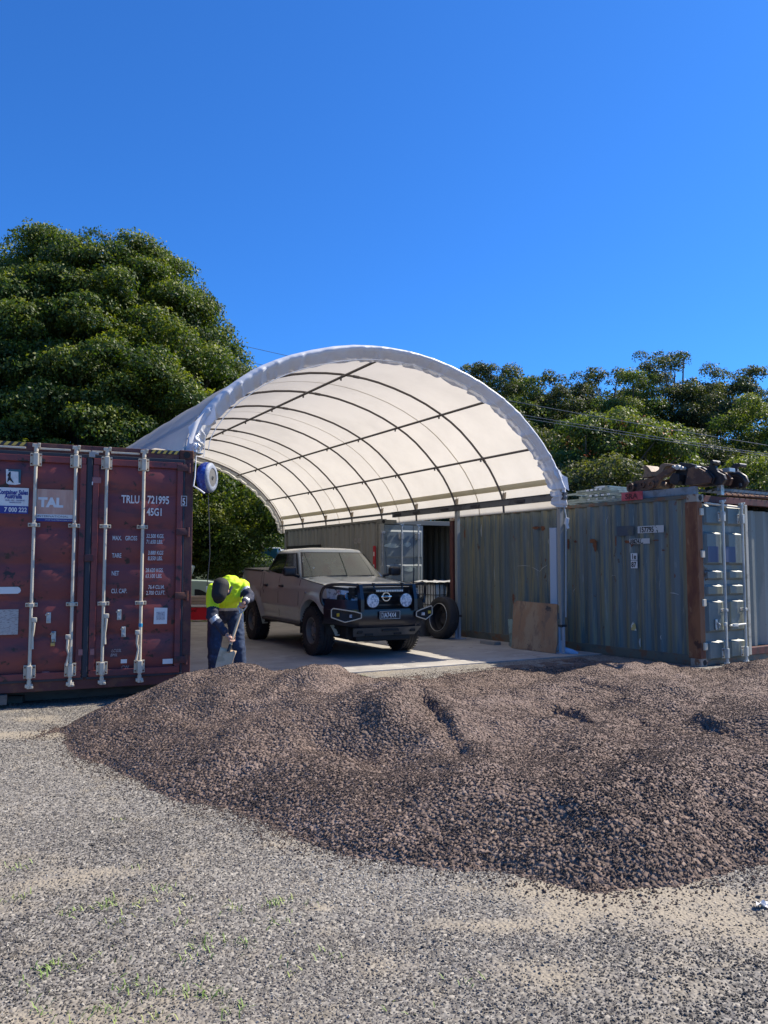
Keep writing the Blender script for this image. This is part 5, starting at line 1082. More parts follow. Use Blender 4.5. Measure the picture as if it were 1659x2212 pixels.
# hands with five fingers curled round the wood
dt = Vector((-1.76, 9.63, 1.125)); fk = Vector((-1.782, 9.62, 1.03)); se = Vector((-1.895, 9.50, .60)); sdir = (se - fk).normalized()
def hand(wr, grip, axis, pn, thumb, nm):
    """wr wrist, grip centre of the handle in the palm, axis handle direction, pn from handle to the palm"""
    b = MB(); a = axis.normalized(); pn = (pn - a * pn.dot(a)).normalized(); q = a.cross(pn); pc_ = grip + pn * .030
    capsule(b, wr, pc_ + a * 0, .026, .028, asp=.8); 
    for k in range(4): capsule(b, pc_ + a * (-.030 + .02 * k) + (wr - pc_) * .15, pc_ + a * (-.032 + .0215 * k) + q * .018, .0125, .0115)
    for k, ln in enumerate((.85, 1.0, .97, .8)):
        c = grip + a * (-.033 + .0215 * k); pts = [c + pn * .028 + q * .014, c + pn * .010 + q * .031 * ln, c - pn * .018 * ln + q * .026, c - pn * .026 * ln + q * .002, c - pn * .022 * ln - q * .010]
        for i in range(4): capsule(b, pts[i], pts[i + 1], .0105 - .0009 * i, .0100 - .0009 * i, n=10)
    t0 = pc_ + a * -.035 * thumb - q * .010; pts = [t0, grip + a * -.040 * thumb - q * .026 + pn * .008, grip + a * -.030 * thumb - q * .026 - pn * .012, grip + a * -.012 * thumb - q * .018 - pn * .026]
    for i in range(3): capsule(b, pts[i], pts[i + 1], .0125 - .001 * i, .0118 - .001 * i, n=10)
    return fuse(b, nm, [skin], man, .0042, 2)
gl_ = fk + sdir * .325
hand(wL + Vector((.012, -.0, -.02)), gl_, sdir, Vector((-.4, -.2, .3)), -1, 'hand'); hand(wR + Vector((-.005, -.005, -.01)), dt + Vector((0, 0, .0)), Vector((.95, .2, 0)), Vector((.1, .4, .8)), 1, 'hand')
# shirt: yellow over navy
b = MB(); side = Vector((1, .25, 0))
capsule(b, pel + Vector((.01, -.02, .02)), wst, .175, .178, n=22, asp=.80, side=side); capsule(b, wst, chs, .180, .195, n=22, asp=.82, side=side); capsule(b, chs + Vector((0, 0, .0)), upb, .195, .155, n=22, asp=.82, side=side)
capsule(b, sL + Vector((.03, .02, 0)), sR + Vector((-.03, .01, 0)), .088, .088); capsule(b, chs + Vector((-.06, .02, .03)), sL + Vector((.0, .03, -.02)), .14, .105); capsule(b, chs + Vector((-.02, .03, .05)), sR + Vector((-.05, .05, .0)), .15, .10)
capsule(b, sL, eL, .092, .074); capsule(b, eL, wL + (eL - wL) * .12, .068, .048); capsule(b, sR, eR, .080, .066); capsule(b, eR, wR + (eR - wR) * .15, .062, .046)
capsule(b, upb + Vector((0, -.02, .01)), nk + Vector((0, .01, 0)), .10, .085)
ax_t = (upb - pel).normalized()
def seg_f(c, a, b_): d = b_ - a; return max(0, min(1, (c - a).dot(d) / d.dot(d)))
def dist_seg(c, a, b_): f = seg_f(c, a, b_); return (c - (a + (b_ - a) * f)).length
def shirt_pick(c, n):
    dl = min(dist_seg(c, sL + (eL - sL) * .22, eL), dist_seg(c, eL, wL)); drr = min(dist_seg(c, sR + (eR - sR) * .18, eR), dist_seg(c, eR, wR)); dtorso = min(dist_seg(c, pel, chs) - .10, dist_seg(c, chs, upb) - .09, dist_seg(c, sL, sR) - .03)
    if min(dl, drr) < max(dtorso, .02) + .015 and min(dl, drr) < .098:
        if dl < drr:
            f = seg_f(c, sL, eL); g = seg_f(c, eL, wL); return 0 if f < .72 else (2 if (.10 < g < .30) else 1)
        f = seg_f(c, sR, eR); g = seg_f(c, eR, wR); return 2 if (g > .62 and g < .8) or (f < .42 and f > .20) else 1
    h = c.z - .10 * (c.x + 2.05) * 0
    if h < 1.045: return 1
    if h < 1.082: return 2
    return 0
def shirt_disp(c):
    d = .012 * mnoise.noise((c.x * 9, c.y * 9, c.z * 16)) + .008 * mnoise.noise((c.x * 22, c.y * 22, c.z * 26 + 4)); d += -.010 * max(0, 1 - abs((c.x - (-1.985 + (1.2 - c.z) * -.35))) / .012) * (1 if c.y < 9.82 and c.z < 1.28 else 0); return d
fuse(b, 'work_shirt', [hv, navy, tape], man, .0095, 4, shirt_disp, shirt_pick)
b = MB(); b.tube([nk + Vector((.085, -.02, .02)), nk + Vector((.06, -.075, -.06)), nk + Vector((.0, -.10, -.09)), nk + Vector((-.06, -.07, -.06))], [.016, .018, .018, .014], 8); b.build('collar', navy, man, smooth=60)
# jeans
b = MB(); capsule(b, pL + Vector((.03, 0, .06)), pR + Vector((-.03, 0, .06)), .135, .135, n=20, asp=.95)
for p, k, a in ((pL, kL, aL), (pR, kR, aR)): capsule(b, p, k, .118, .088, n=18); capsule(b, k, a, .086, .075, n=18)
def jd(c): return .010 * mnoise.noise((c.x * 12, c.y * 12, c.z * 9)) + .007 * mnoise.noise((c.x * 20, c.y * 20, c.z * 30 + 2))
fuse(b, 'jeans', [jean], man, .0105, 4, jd)
b = MB()
for a in (aL, aR): capsule(b, a + Vector((0, .02, -.05)), a + Vector((0, -.15, -.07)), .052, .048)
fuse(b, 'boots', [boot], man, .010, 2)
# cap with peak, hair at the nape
b = MB(); capsule(b, cr + up_ * .010 - HD * .025, cr + HD * .085 + up_ * .010, .106, .094, n=22); fuse(b, 'cap', [capm], man, .008, 3)
b = MB()
lx = up_.cross(HD).normalized()
def peak(i, j): A = R(-58 + 116 * i / 12); f = j / 4; r = .105 + .055 * f * math.cos(A); return tuple(cr + HD * .02 + up_ * (.030 - .05 * f * f) + (HD * math.cos(A) * 1.12 + lx * math.sin(A) * .74) * r)
b.grid(13, 5, peak)
b.build('cap_peak', capm, man, smooth=60)
b = MB(); capsule(b, cr - up_ * .035, cr - up_ * .03 + HD * .04, .094, .088); fuse(b, 'hair', [hair], man, .009, 2)
# the shovel he holds
sh = thing('shovel', 'wooden handled shovel with D grip and pale square blade held by the man', 'shovel')
b = MB(); b.tube([fk, fk + sdir * .25, se + sdir * -.02, se + sdir * .04], [.017, .0175, .018, .016], 12); b.build('shaft', wood, sh, smooth=60)
b = MB(); hx = Vector((.95, .2, 0)).normalized(); b.tube(chaik([fk + sdir * .03, fk - sdir * .01 + hx * .012, dt - sdir * -.02 + hx * .052, dt + hx * .05], 1), .0085, 8); b.tube(chaik([fk + sdir * .03, fk - sdir * .01 - hx * .012, dt - sdir * -.02 - hx * .052, dt - hx * .05], 1), .0085, 8); b.tube([dt - hx * .055, dt + hx * .055], .013, 10); b.build('grip', galv, sh, smooth=60)
b = MB(); b.tube([se - sdir * .06, se + sdir * .03], [.020, .022], 12); b.build('socket', blk, sh, smooth=60)
b = MB(); bx_ = Vector((.82, .05, .33)).normalized(); bx_ = (bx_ - sdir * bx_.dot(sdir)).normalized(); bn = sdir.cross(bx_)
def bl(i, j): f = -1 + 2 * i / 8; g = j / 6; w_ = .105 * (1 - .10 * g - .12 * g ** 4); return tuple(se + sdir * (.0 + .30 * g + .012 * (1 - f * f) * (1 if j == 6 else 0)) + bx_ * f * w_ + bn * (.028 * f * f - .012 * (1 - f * f) * (1 - g)))
b.grid(9, 7, bl); o = b.build('blade', blade_m, sh, smooth=50); sld = o.modifiers.new('t', 'SOLIDIFY'); sld.thickness = .004
# ------------------------------------------------------------------ things standing about
# spare wheel leaning on the green container's far end
t = thing('spare_wheel', 'black spare wheel leaning against the far end of the green container', 'wheel')
c = Vector((1.20, 15.9, .555)); Mw = Matrix.Translation(c) @ Matrix.Rotation(R(213 - 180 - 90), 4, 'Z') @ Matrix.Rotation(R(82), 4, 'X')
b = MB(); pr = [(.285, -.10), (.32, -.125), (.35, -.13), (.405, -.118), (.428, -.09), (.434, -.045), (.425, -.04), (.436, 0), (.425, .04), (.434, .045), (.428, .09), (.405, .118), (.35, .13), (.32, .125), (.285, .10)]
b.lathe(pr, Mw, 56); b.build('tyre', rub, t, smooth=35)
b = MB(); b.lathe([(.288, .10), (.292, .112), (.278, .116), (.268, .10), (.262, -.02), (.20, -.05), (.10, -.03), (.07, -.05), (0, -.05)], Mw, 40); b.lathe([(.288, -.10), (.278, -.112), (.265, -.09), (.264, .05)], Mw, 40); b.build('rim', mat('dark_rim', (.03, .03, .038), .4, metal=.4), t, smooth=40)
b = MB()
for k in range(6):
    A = 2 * math.pi * k / 6 + .3; b.lathe([(0, -.02), (.03, -.02), (.033, -.04)], Mw @ Matrix.Translation((.15 * math.cos(A), .15 * math.sin(A), 0)), 10)
b.build('rim_holes', blackm, t)
b = MB(); b.lathe([(.276, .114), (.280, .119), (.286, .117), (.290, .110)], Mw, 48); b.build('rim_edge', galv, t, smooth=60)
# bulk liquid tote with cage and dark cover
t = thing('liquid_tote', 'white caged liquid tote with a dark sheet, behind the pickup bonnet', 'liquid tote', (1.30, 17.72, .135), 28.7)
b = MB(); b.box((0, 0, .62), (.92, .92, .92), bev=.07); b.build('tank', mat('tote_white', (.72, .74, .70), .5), t, smooth=40)
b = MB(); b.box((0, 0, .07), (1.0, 1.0, .13), bev=.01); b.build('pallet', steel_d, t)
b = MB()
for z in (.18, .40, .62, .84, 1.08):
    for s in (-1, 1): b.box((0, s * .485, z), (.99, .018, .018)); b.box((s * .485, 0, z), (.018, .99, .018))
for k in range(-4, 5):
    for s in (-1, 1): b.box((k * .115, s * .492, .62), (.016, .016, 1.0)); b.box((s * .492, k * .115, .62), (.016, .016, 1.0))
b.build('cage', mat('cage_bar', (.12, .12, .12), .5, metal=.4), t)
b = MB(); b.grid(13, 13, lambda i, j: (-.56 + 1.12 * i / 12, -.56 + 1.1 * j / 12, 1.125 + .05 * mnoise.noise((i * .5, j * .5, 1)) + (.10 * (i / 12) ** 3 if j < 4 else 0))); b.build('cover_sheet', mat('tarp_pale', (.35, .35, .34), .6), t, smooth=180)
b = MB(); b.grid(7, 10, lambda i, j: (-.24 + .22 * i / 6 + .05 * math.sin(j * .7) * .6 - .02 * j * 0, -.52 - .03 * math.sin(i * 1.2 + j) - .02 * j / 3, 1.12 - 1.0 * j / 9)); b.build('hanging_sheet', mat('dark_sheet', (.05, .05, .055), .7, bump=(9, .5, .03)), t, smooth=180)
t2 = MB(); t2.grid(13, 9, lambda i, j: (.55 + .85 * i / 12 * 1.0, 16.25 + .35 * i / 12 + .06 * math.sin(i * 1.1), .135 + (.62 - .45 * (i / 12)) * (j / 8) * (1 + .12 * math.sin(i * 2.1))))
o = t2.build('canvas_sheet', mat('grey_canvas', (.075, .075, .078), .8, layers=[((.12, .115, .11), 3, .45, .65)], bump=(6, .8, .05)), smooth=180); tag(o, 'crumpled dark grey canvas standing between the pickup and the spare wheel', 'canvas sheet')
# plywood leaning at the near post
plym = mat('stained_plywood', (.30, .175, .10), .75, layers=[((.34, .24, .15), 2.3, .45, .62, (1, 1, .6)), ((.20, .13, .09), 7, .5, .65, (1, 1, .4)), ((.055, .05, .05), 3.4, .60, .68), ((.38, .07, .05), 4.6, .66, .70)], bump=(30, .3, .003))
b = MB(); P0 = Vector((2.31, 14.0, .14)); P1 = Vector((2.93, 13.12, .14)); up = Vector((.07, .12, .83)); nn = (P1 - P0).cross(up).normalized() * .018
pts = []
prof = [(0, 0), (.5, 0), (.97, .0), (.985, .12), (1.0, .18), (.992, .55), (.975, .72), (.975, .99), (.5, 1.0), (.06, 1.02), (.045, .985), (.0, .98), (.0, .5)]
b.prism(prof, 0, 1, lambda a, c, t: tuple(P0 + (P1 - P0) * a + up * c + nn * t)); o = b.build('plywood_sheet', plym); tag(o, 'stained square of old plywood leaning against the near steel post', 'plywood sheet')
b = MB(); Q = P0 + (P1 - P0) * 1.0 + up * .2 + Vector((.03, .06, 0)); b.prism([(0, 0), (.03, .10), (.02, .25), (.07, .33), (.08, .42), (.03, .47), (.045, .58), (.09, .62), (.0, .64)], 0, .02, lambda a, c, t: (Q.x + a * .8, Q.y + t + .05 * a, Q.z + c)); b.build('torn_edge', mat('yellow_foam', (.25, .19, .09), .8, layers=[((.07, .055, .05), 9, .45, .55)]), o)
# white channel leaning beside it
b = MB(); a0 = Vector((2.93, 13.62, .14)); u_ = Vector((.04, .16, 2.16)); b.prism([(0, 0), (.11, -.02), (.19, .06), (.175, .075), (.105, .0), (0, .02)], 0, 1, lambda a, c, t: tuple(a0 + Vector((a, c, 0)) + u_ * t)); o = b.build('white_channel', mat('white_sheet_metal', (.50, .51, .53), .5)); tag(o, 'tall white folded metal channel standing behind the plywood sheet', 'metal channel')
b = MB(); b.box((0, 0, 0), (.12, .02, .5), bev=.003); o = b.build('pale_board', mat('pale_green_board', (.26, .33, .28), .7, layers=[((.16, .2, .17), 8, .5, .6)]), loc=(2.32, 14.12, .40), rot=(.08, 0, R(-57))); tag(o, 'small pale green board standing beside the plywood sheet', 'board')
for i, (x, y) in enumerate(((2.02, 14.75), (2.50, 14.32))):
    b = MB(); b.box((0, 0, 0), (.42, .16, .06), bev=.006); o = b.build('timber_block', mat('grey_timber', (.24, .235, .22), .85, bump=(30, .3, .004)), loc=(x, y, .165), rot=(0, 0, R(-57))); tag(o, ('grey timber block on the slab left of the plywood sheet', 'grey timber block half behind the plywood sheet')[i], 'timber block')
# white plastic scrap on the ground by the right edge
for k, (px, py, s) in enumerate(((1648, 1963, .038),)):
    p = at_z(px, py, 0); b = MB(); b.grid(5, 4, lambda i, j: (s * (i - 2) * .5 * (1 - .1 * j), s * (j - 1.5) * .35, .012 + .012 * math.sin(i * 1.7 + j))); o = b.build('paper_scrap', white_v, loc=(p.x, p.y, float(gz(p.x, p.y)) + .006), rot=(0, 0, .5 * k)); sld = o.modifiers.new('t', 'SOLIDIFY'); sld.thickness = .002; tag(o, ('white plastic scrap on the gravel at the right edge', 'small white scrap on the gravel left of the heap')[k], 'scrap')
# ---- load on the green container's roof (local frame of that container)
a33 = R(33); G0 = Vector(gloc)
def G(x, y, z): return Vector((G0.x + x * math.cos(a33) - y * math.sin(a33), G0.y + x * math.sin(a33) + y * math.cos(a33), G0.z + z))
mach = mat('rusty_machine_steel', (.10, .052, .034), .65, metal=.15, layers=[((.19, .095, .05), 4, .48, .62), ((.035, .026, .024), 5, .55, .66), ((.25, .17, .12), 11, .62, .70)], bump=(14, .5, .012))
mach_d = mat('black_oiled_steel', (.022, .021, .023), .45, metal=.3, layers=[((.07, .05, .04), 7, .52, .66)], bump=(14, .4, .01))
def m2l(px, py): return 1.39 - (px - 580) * .0024, 2.79 + (255 - py) * .0022
def gprism(polypx, x0, x1, name, m, parent=None):
    P = [m2l(*q) for q in polypx]; b = MB(); b.prism(P, x0, x1, lambda a, c, t: tuple(G(t, a, c))); o = b.build(name, m, parent)
    bv = o.modifiers.new('b', 'BEVEL'); bv.width = .008; bv.segments = 2; bv.limit_method = 'ANGLE'; return o
def gbox(y0, y1, x0, x1, z0, z1, name, m, parent=None, bev=.006):
    b = MB(); q = G((x0 + x1) / 2, (y0 + y1) / 2, (z0 + z1) / 2); b.box(q, (abs(x1 - x0), abs(y1 - y0), abs(z1 - z0)), rot=(0, 0, a33), bev=bev); return b.build(name, m, parent)
t = thing('digger_linkage', 'rusty brown excavator linkage arm with curved lugs on top of the green container', 'machine part')
gprism([(575, 245), (590, 215), (640, 200), (700, 196), (780, 190), (860, 150), (935, 128), (960, 150), (905, 180), (850, 200), (820, 240), (800, 268), (740, 280), (650, 290), (590, 300), (577, 270)], -1.05, -.98, 'side_plate', mach, t)
gprism([(575, 245), (590, 215), (640, 200), (700, 196), (780, 190), (860, 150), (935, 128), (960, 150), (905, 180), (850, 200), (820, 240), (800, 268), (740, 280), (650, 290), (590, 300), (577, 270)], -.66, -.59, 'side_plate', mach, t)
gprism([(668, 180), (690, 130), (668, 92), (700, 85), (725, 105), (745, 138), (780, 142), (805, 130), (820, 95), (850, 88), (915, 105), (900, 118), (860, 115), (840, 150), (790, 176), (720, 180)], -.98, -.66, 'curved_plate', mat('light_rust_steel', (.24, .15, .085), .6, layers=[((.12, .065, .035), 6, .48, .62)], bump=(14, .4, .01)), t)
b = MB()
for px, py, r_, w_ in ((610, 250, .075, .06), (700, 235, .05, .03), (775, 240, .06, .04)):
    y, z = m2l(px, py); p = G(-1.05, y, z); M = Matrix.Translation(p) @ Matrix.Rotation(a33, 4, 'Z') @ Matrix.Rotation(R(-90), 4, 'Y'); b.lathe([(0, w_ * .4), (r_ * .5, w_ * .4), (r_ * .55, w_), (r_, w_), (r_, -.4)], M, 20)
b.build('pin_boss', mach, t, smooth=40)
t = thing('digger_coupler', 'dark rusty coupler with pale pins beside the excavator linkage on the green container', 'machine part')
gprism([(905, 240), (930, 165), (960, 95), (1040, 112), (1130, 150), (1190, 195), (1215, 230), (1195, 272), (1110, 268), (1000, 266), (915, 255)], -.95, -.89, 'side_plate', mach_d, t); gprism([(905, 240), (930, 165), (960, 100), (1040, 118), (1130, 150), (1190, 195), (1215, 230), (1195, 272), (1110, 268), (1000, 266), (915, 255)], -.52, -.46, 'side_plate', mach, t)
gprism([(1010, 270), (1040, 150), (1095, 140), (1170, 190), (1200, 235), (1190, 268)], -1.0, -.95, 'cover_plate', mach, t); gprism([(925, 210), (955, 175), (1000, 190), (1000, 235), (985, 260), (930, 250)], -1.1, -.95, 'lug', mach_d, t)
b = MB()
for px, py, r_ in ((940, 130, .03), (970, 135, .04), (1000, 145, .03), (1110, 150, .02)): y, z = m2l(px, py); b.lathe([(0, .05), (r_, .04), (r_, -.08)], Matrix.Translation(G(-1.0, y, z)) @ Matrix.Rotation(a33, 4, 'Z') @ Matrix.Rotation(R(-90), 4, 'Y'), 14)
b.build('pin_end', mat('pale_pin', (.45, .45, .40), .5), t, smooth=40)
t = thing('digger_hook', 'dark grey lifting hook lugs standing at the right end of the machine parts', 'machine part')
for x0 in (-.9, -.35): gprism([(1125, 262), (1130, 190), (1150, 160), (1180, 118), (1205, 110), (1225, 125), (1205, 148), (1222, 190), (1262, 215), (1274, 250), (1250, 282), (1160, 286)], x0, x0 + .06, 'hook_plate', mach_d, t)
b = MB(); b.tube([G(-.6, *m2l(q[0], q[1])) for q in ((1245, 200), (1290, 205), (1325, 235), (1335, 265), (1320, 295), (1295, 300), (1292, 270))], [.03, .04, .045, .045, .035, .025, .02], 10); y, z = m2l(1205, 125)
b.tube([G(-.98, y, z), G(-.80, y, z)], .035, 12); y, z = m2l(1240, 130); b.tube([G(-.42, y, z), G(-.24, y, z)], .03, 12); b.build('curved_hook', mach_d, t, smooth=50)
gbox(-.22, -.10, -.7, -.55, 2.94, 3.0, 'nut_block', mat('zinc_block', (.4, .42, .42), .4, metal=.5), t)
o = gbox(1.35, .10, -1.12, -1.02, 2.60, 2.72, 'steel_beam', mat('grey_painted_beam', (.27, .28, .28), .55, layers=[((.17, .17, .165), 4, .5, .62)])); tag(o, 'grey painted steel beam lying under the machine parts on the green container', 'steel beam')
o = gbox(1.39, .97, -1.245, -1.225, 2.575, 2.715, 'red_plate', mat('faded_red_plate', (.42, .05, .06), .5, layers=[((.55, .10, .12), 5, .5, .65)])); tag(o, 'faded red plate marked SRA on the edge of the green container roof', 'plate')
tx = text('SRA', .085, (0, 0, 0), o, flat('dark_maroon', (.09, .01, .02)), sx=1.2, bold=.004); tx.parent = o; tx.location = G(-1.2475, 1.31, 2.60); tx.rotation_euler = (R(90), 0, R(33 - 90))
fr_m = mat('pale_green_frame_steel', (.24, .29, .27), .45, metal=.35, layers=[((.17, .2, .19), 4, .5, .62)])
for i in range(6):
    t = thing('steel_rack', ('pale green steel frame, bottom of the stack left of the machine parts', 'pale green steel frame, second from the bottom of its stack', 'pale green steel frame, third in the stack left of the machine parts', 'pale green steel frame lying crooked in the middle of its stack', 'pale green steel frame, second from the top of its stack', 'pale green steel frame on top of the stack, beside the rusty linkage')[i], 'steel frame', group='steel frames stacked on the green container'); dz = 2.62 + .05 * i; y0, y1 = 1.25 + .12 * i, 3.05 - .17 * (i % 3) - .1 * i; sk_ = .05 * ((i * 7) % 3 - 1); b = MB()
    for x in (-1.12 + .1 * (i % 2), -.20 + .1 * (i % 3)): m0 = G(x, y0, dz); m1 = G(x + sk_ * 2, y1, dz + .015 * (i % 2)); b.tube([m0, m0.lerp(m1, .5) + Vector((0, 0, .01)), m1], .024, 4)
    b.build('rail', fr_m, t); b = MB()
    for k in range(5): f = (k + .3) / 5; b.tube([G(-1.12 + .1 * (i % 2), y0 + (y1 - y0) * f, dz + .01), G(-.20, y0 + (y1 - y0) * f + .05, dz + .01)], .018, 4)
    b.build('crossbar', fr_m, t)
    for k in range(4): b = MB(); y = y0 + (y1 - y0) * (.25 + .13 * k); b.box(G(-1.145 + .1 * (i % 2), y, dz + .004), (.012, .055, .030), rot=(0, 0, a33), bev=.004); b.build('white_cap', white_v, t)
t = thing('steel_grating', 'dark steel grating panel lying on the right of the container roof', 'steel grating')
for k in range(14): b = MB(); b.tube([G(-.9, -.40 + .0 * k, 2.70), G(-.9, -.40, 2.70)], .01, 4) if False else b.tube([G(-.55 + .17 * k * .9, .30, 2.70), G(-.55 + .17 * k * .9, -.02, 2.735)], .012, 4); b.build('bar', steel_d, t)
b = MB(); b.tube([G(-.7, .02, 2.69), G(1.6, .02, 2.69)], .03, 4); b.tube([G(-.7, .30, 2.69), G(1.6, .30, 2.69)], .03, 4); b.build('side_rail', mat('blue_grey_rail', (.08, .10, .12), .5, metal=.3), t)
for i in range(4):
    b = MB(); b.tube([G(-.5 + .2 * i, .10 + .03 * i, 2.625 + .022 * (i % 2)), G(2.0 + .25 * i, -.0 + .06 * i, 2.62 + .022 * (i % 2))], .018, 6); o = b.build('steel_rod', rust_m); tag(o, ('rusty steel rod nearest the front edge of the green container roof', 'second rusty steel rod from the front edge of the green container roof', 'third rusty steel rod on the right half of the green container roof', 'rusty steel rod reaching furthest right beyond the green container roof')[i], 'steel rod', 'rusty rods on the green container roof')
o = gbox(-.02, .06, -.62, -.54, 2.60, 2.78, 'steel_stub', galv); tag(o, 'short galvanised upright on the front edge of the green container roof', 'steel upright')
# power lines
wm = flat('wire_dark', (.05, .05, .055), .5); k = 0
for (x0, y0, x1, y1, lab) in ((330, 700, 1720, 972, 'uppermost of three power lines crossing behind the shelter'), (340, 737, 1720, 990, 'middle of three power lines crossing behind the shelter'), (350, 748, 1720, 994, 'lowest of three power lines crossing behind the shelter')):
    A, B2 = at_depth(x0, y0, 44), at_depth(x1, y1, 29); b = MB(); pts = []
    for q in range(25): f = q / 24; p = A.lerp(B2, f); p.z -= .35 * 4 * f * (1 - f) * (1 if True else 0); pts.append(p)
    b.tube(pts, .014, 5); o = b.build('power_line', mat('wire_mat', (.16, .165, .17), .5)); tag(o, lab, 'power line', 'power lines')
# ------------------------------------------------------------------ trees
bark = mat('tree_bark', (.085, .07, .055), .9, layers=[((.14, .125, .10), 5, .5, .7, (1, 1, .3))], bump=(14, .8, .03))
leafA = leaf_mat('leaf_dark_glossy', (.022, .045, .010), (.055, .092, .015), (.18, .20, .024))
leafB = leaf_mat('leaf_forest', (.022, .036, .016), (.046, .063, .023), (.115, .12, .042))
leafC = leaf_mat('leaf_yellow_green', (.045, .075, .018), (.085, .120, .025), (.17, .19, .045))
flower = flat('orange_blossom', (.62, .13, .03), .6)
def leaves_mesh(name, P, Nrm, S, tone, m, aspect=.5, droop=.35):
    """one diamond leaf per point, folded along its midrib"""
    n = len(P); r = RNG.normal(size=(n, 3)); Nn = Nrm + r * .55; Nn /= np.linalg.norm(Nn, axis=1, keepdims=True) + 1e-9
    d = RNG.normal(size=(n, 3)); d[:, 2] -= droop * 2; d -= Nn * (d * Nn).sum(1, keepdims=True); d /= np.linalg.norm(d, axis=1, keepdims=True) + 1e-9
    q = np.cross(Nn, d); L = S[:, None]
    V = np.stack([P - d * L * .5, P + q * L * aspect * .5 - Nn * L * .06, P + d * L * .5 - Nn * L * .1, P - q * L * aspect * .5 - Nn * L * .06], 1).reshape(-1, 3)
    me = bpy.data.meshes.new(name); me.vertices.add(4 * n); me.vertices.foreach_set('co', V.astype(np.float32).ravel())
    me.loops.add(4 * n); me.loops.foreach_set('vertex_index', np.arange(4 * n, dtype=np.int32)); me.polygons.add(n); me.polygons.foreach_set('loop_start', np.arange(n, dtype=np.int32) * 4)
    me.update(calc_edges=True); me.materials.append(m); a = me.attributes.new('tone', 'FLOAT', 'POINT'); a.data.foreach_set('value', np.repeat(tone, 4).astype(np.float32)); return me
def clump_leaves(C, Rr, per, size, flat_=.75, shell=.5, up=.25):
    """leaves on domes: C centres (n,3), Rr radii"""
    P, N, T = [], [], []
    for c, r in zip(C, Rr):
        k = int(per * r * r); d = RNG.normal(size=(k, 3)); d[:, 2] = np.where(d[:, 2] < -.35, -d[:, 2] * .8, d[:, 2]); d /= np.linalg.norm(d, axis=1, keepdims=True)
        rad = r * (1 - shell * RNG.beta(1, 3.2, k)) * (1 + .22 * np.sin(d[:, 0] * 5 + c[0] * 3) * np.sin(d[:, 1] * 6 + c[1] * 2 + d[:, 2] * 4)); p = d * rad[:, None]; p[:, 2] *= flat_
        P.append(p + c); nn = d.copy(); nn[:, 2] += up; N.append(nn / np.linalg.norm(nn, axis=1, keepdims=True)); T.append(np.clip(.32 + .22 * RNG.normal(size=k) + .55 * np.maximum(d[:, 2], 0) ** 1.5 * (rad / r) + RNG.normal() * .16, 0, 1))  # outer and top leaves yellower: sunlit ridges put into the tone
    return np.concatenate(P), np.concatenate(N), np.concatenate(T)
def limbs(mb, base, tips, r0, seed=0):
    rr = random.Random(seed); base = Vector(base)
    for tip in tips:
        tip = Vector(tip); st = base.copy(); st.z += rr.uniform(.15, .55) * (tip.z - base.z) * .5
        mid = st.lerp(tip, .5) + Vector((rr.uniform(-.4, .4), rr.uniform(-.4, .4), rr.uniform(0, .5))); pts = chaik([tuple(st), tuple(mid), tuple(tip)], 1); n = len(pts); mb.tube(pts, [r0 * (.42 * (1 - i / n) + .05) for i in range(n)], 6)
def tree(name, label, base, clumps, rad, per, size, m, trunk_r, group=None, flat_=.75, shell=.5, flowers=0, nl=26, lean=(0, 0), aspect=.5, mf=None):
    t = thing(name, label, 'tree', (0, 0, 0), 0, group); C = np.array(clumps); Rr = np.array(rad); P, N, T = clump_leaves(C, Rr, per, size, flat_, shell)
    S = size * RNG.uniform(.7, 1.35, len(P)); o = bpy.data.objects.new('crown', leaves_mesh('crown', P, N, S, T, m, aspect)); COL.objects.link(o); o.parent = t
    b = MB(); top = C[np.argmax(C[:, 2])]; bx, by, bz = base; tz = bz + (top[2] - bz) * .62
    b.tube(chaik([(bx, by, bz - .2), (bx + .1, by, bz + (tz - bz) * .3), (bx + lean[0] * .5 - .15, by + .1, bz + (tz - bz) * .65), (bx + lean[0], by + lean[1], tz)], 1), [trunk_r * (1.25 if i == 0 else 1 - .8 * i / 7) for i in range(8)], 10)
    idx = RNG.choice(len(C), min(nl, len(C)), replace=False); limbs(b, (bx, by, bz + 1.0), [tuple(C[i] - np.array([0, 0, .15 * Rr[i]])) for i in idx], trunk_r, seed=len(C)); b.build('trunk', bark, t, smooth=60)
    if flowers:
        k = RNG.choice(len(P), flowers, replace=False); FP = np.repeat(P[k], 14, axis=0) + RNG.normal(size=(flowers * 14, 3)) * .13 + N[k].repeat(14, axis=0) * .12
        fo = bpy.data.objects.new('blossoms', leaves_mesh('blossoms', FP, RNG.normal(size=FP.shape), np.full(len(FP), .12), np.zeros(len(FP)), flower)); COL.objects.link(fo); fo.parent = t; tag(fo, kind='stuff')
    return t
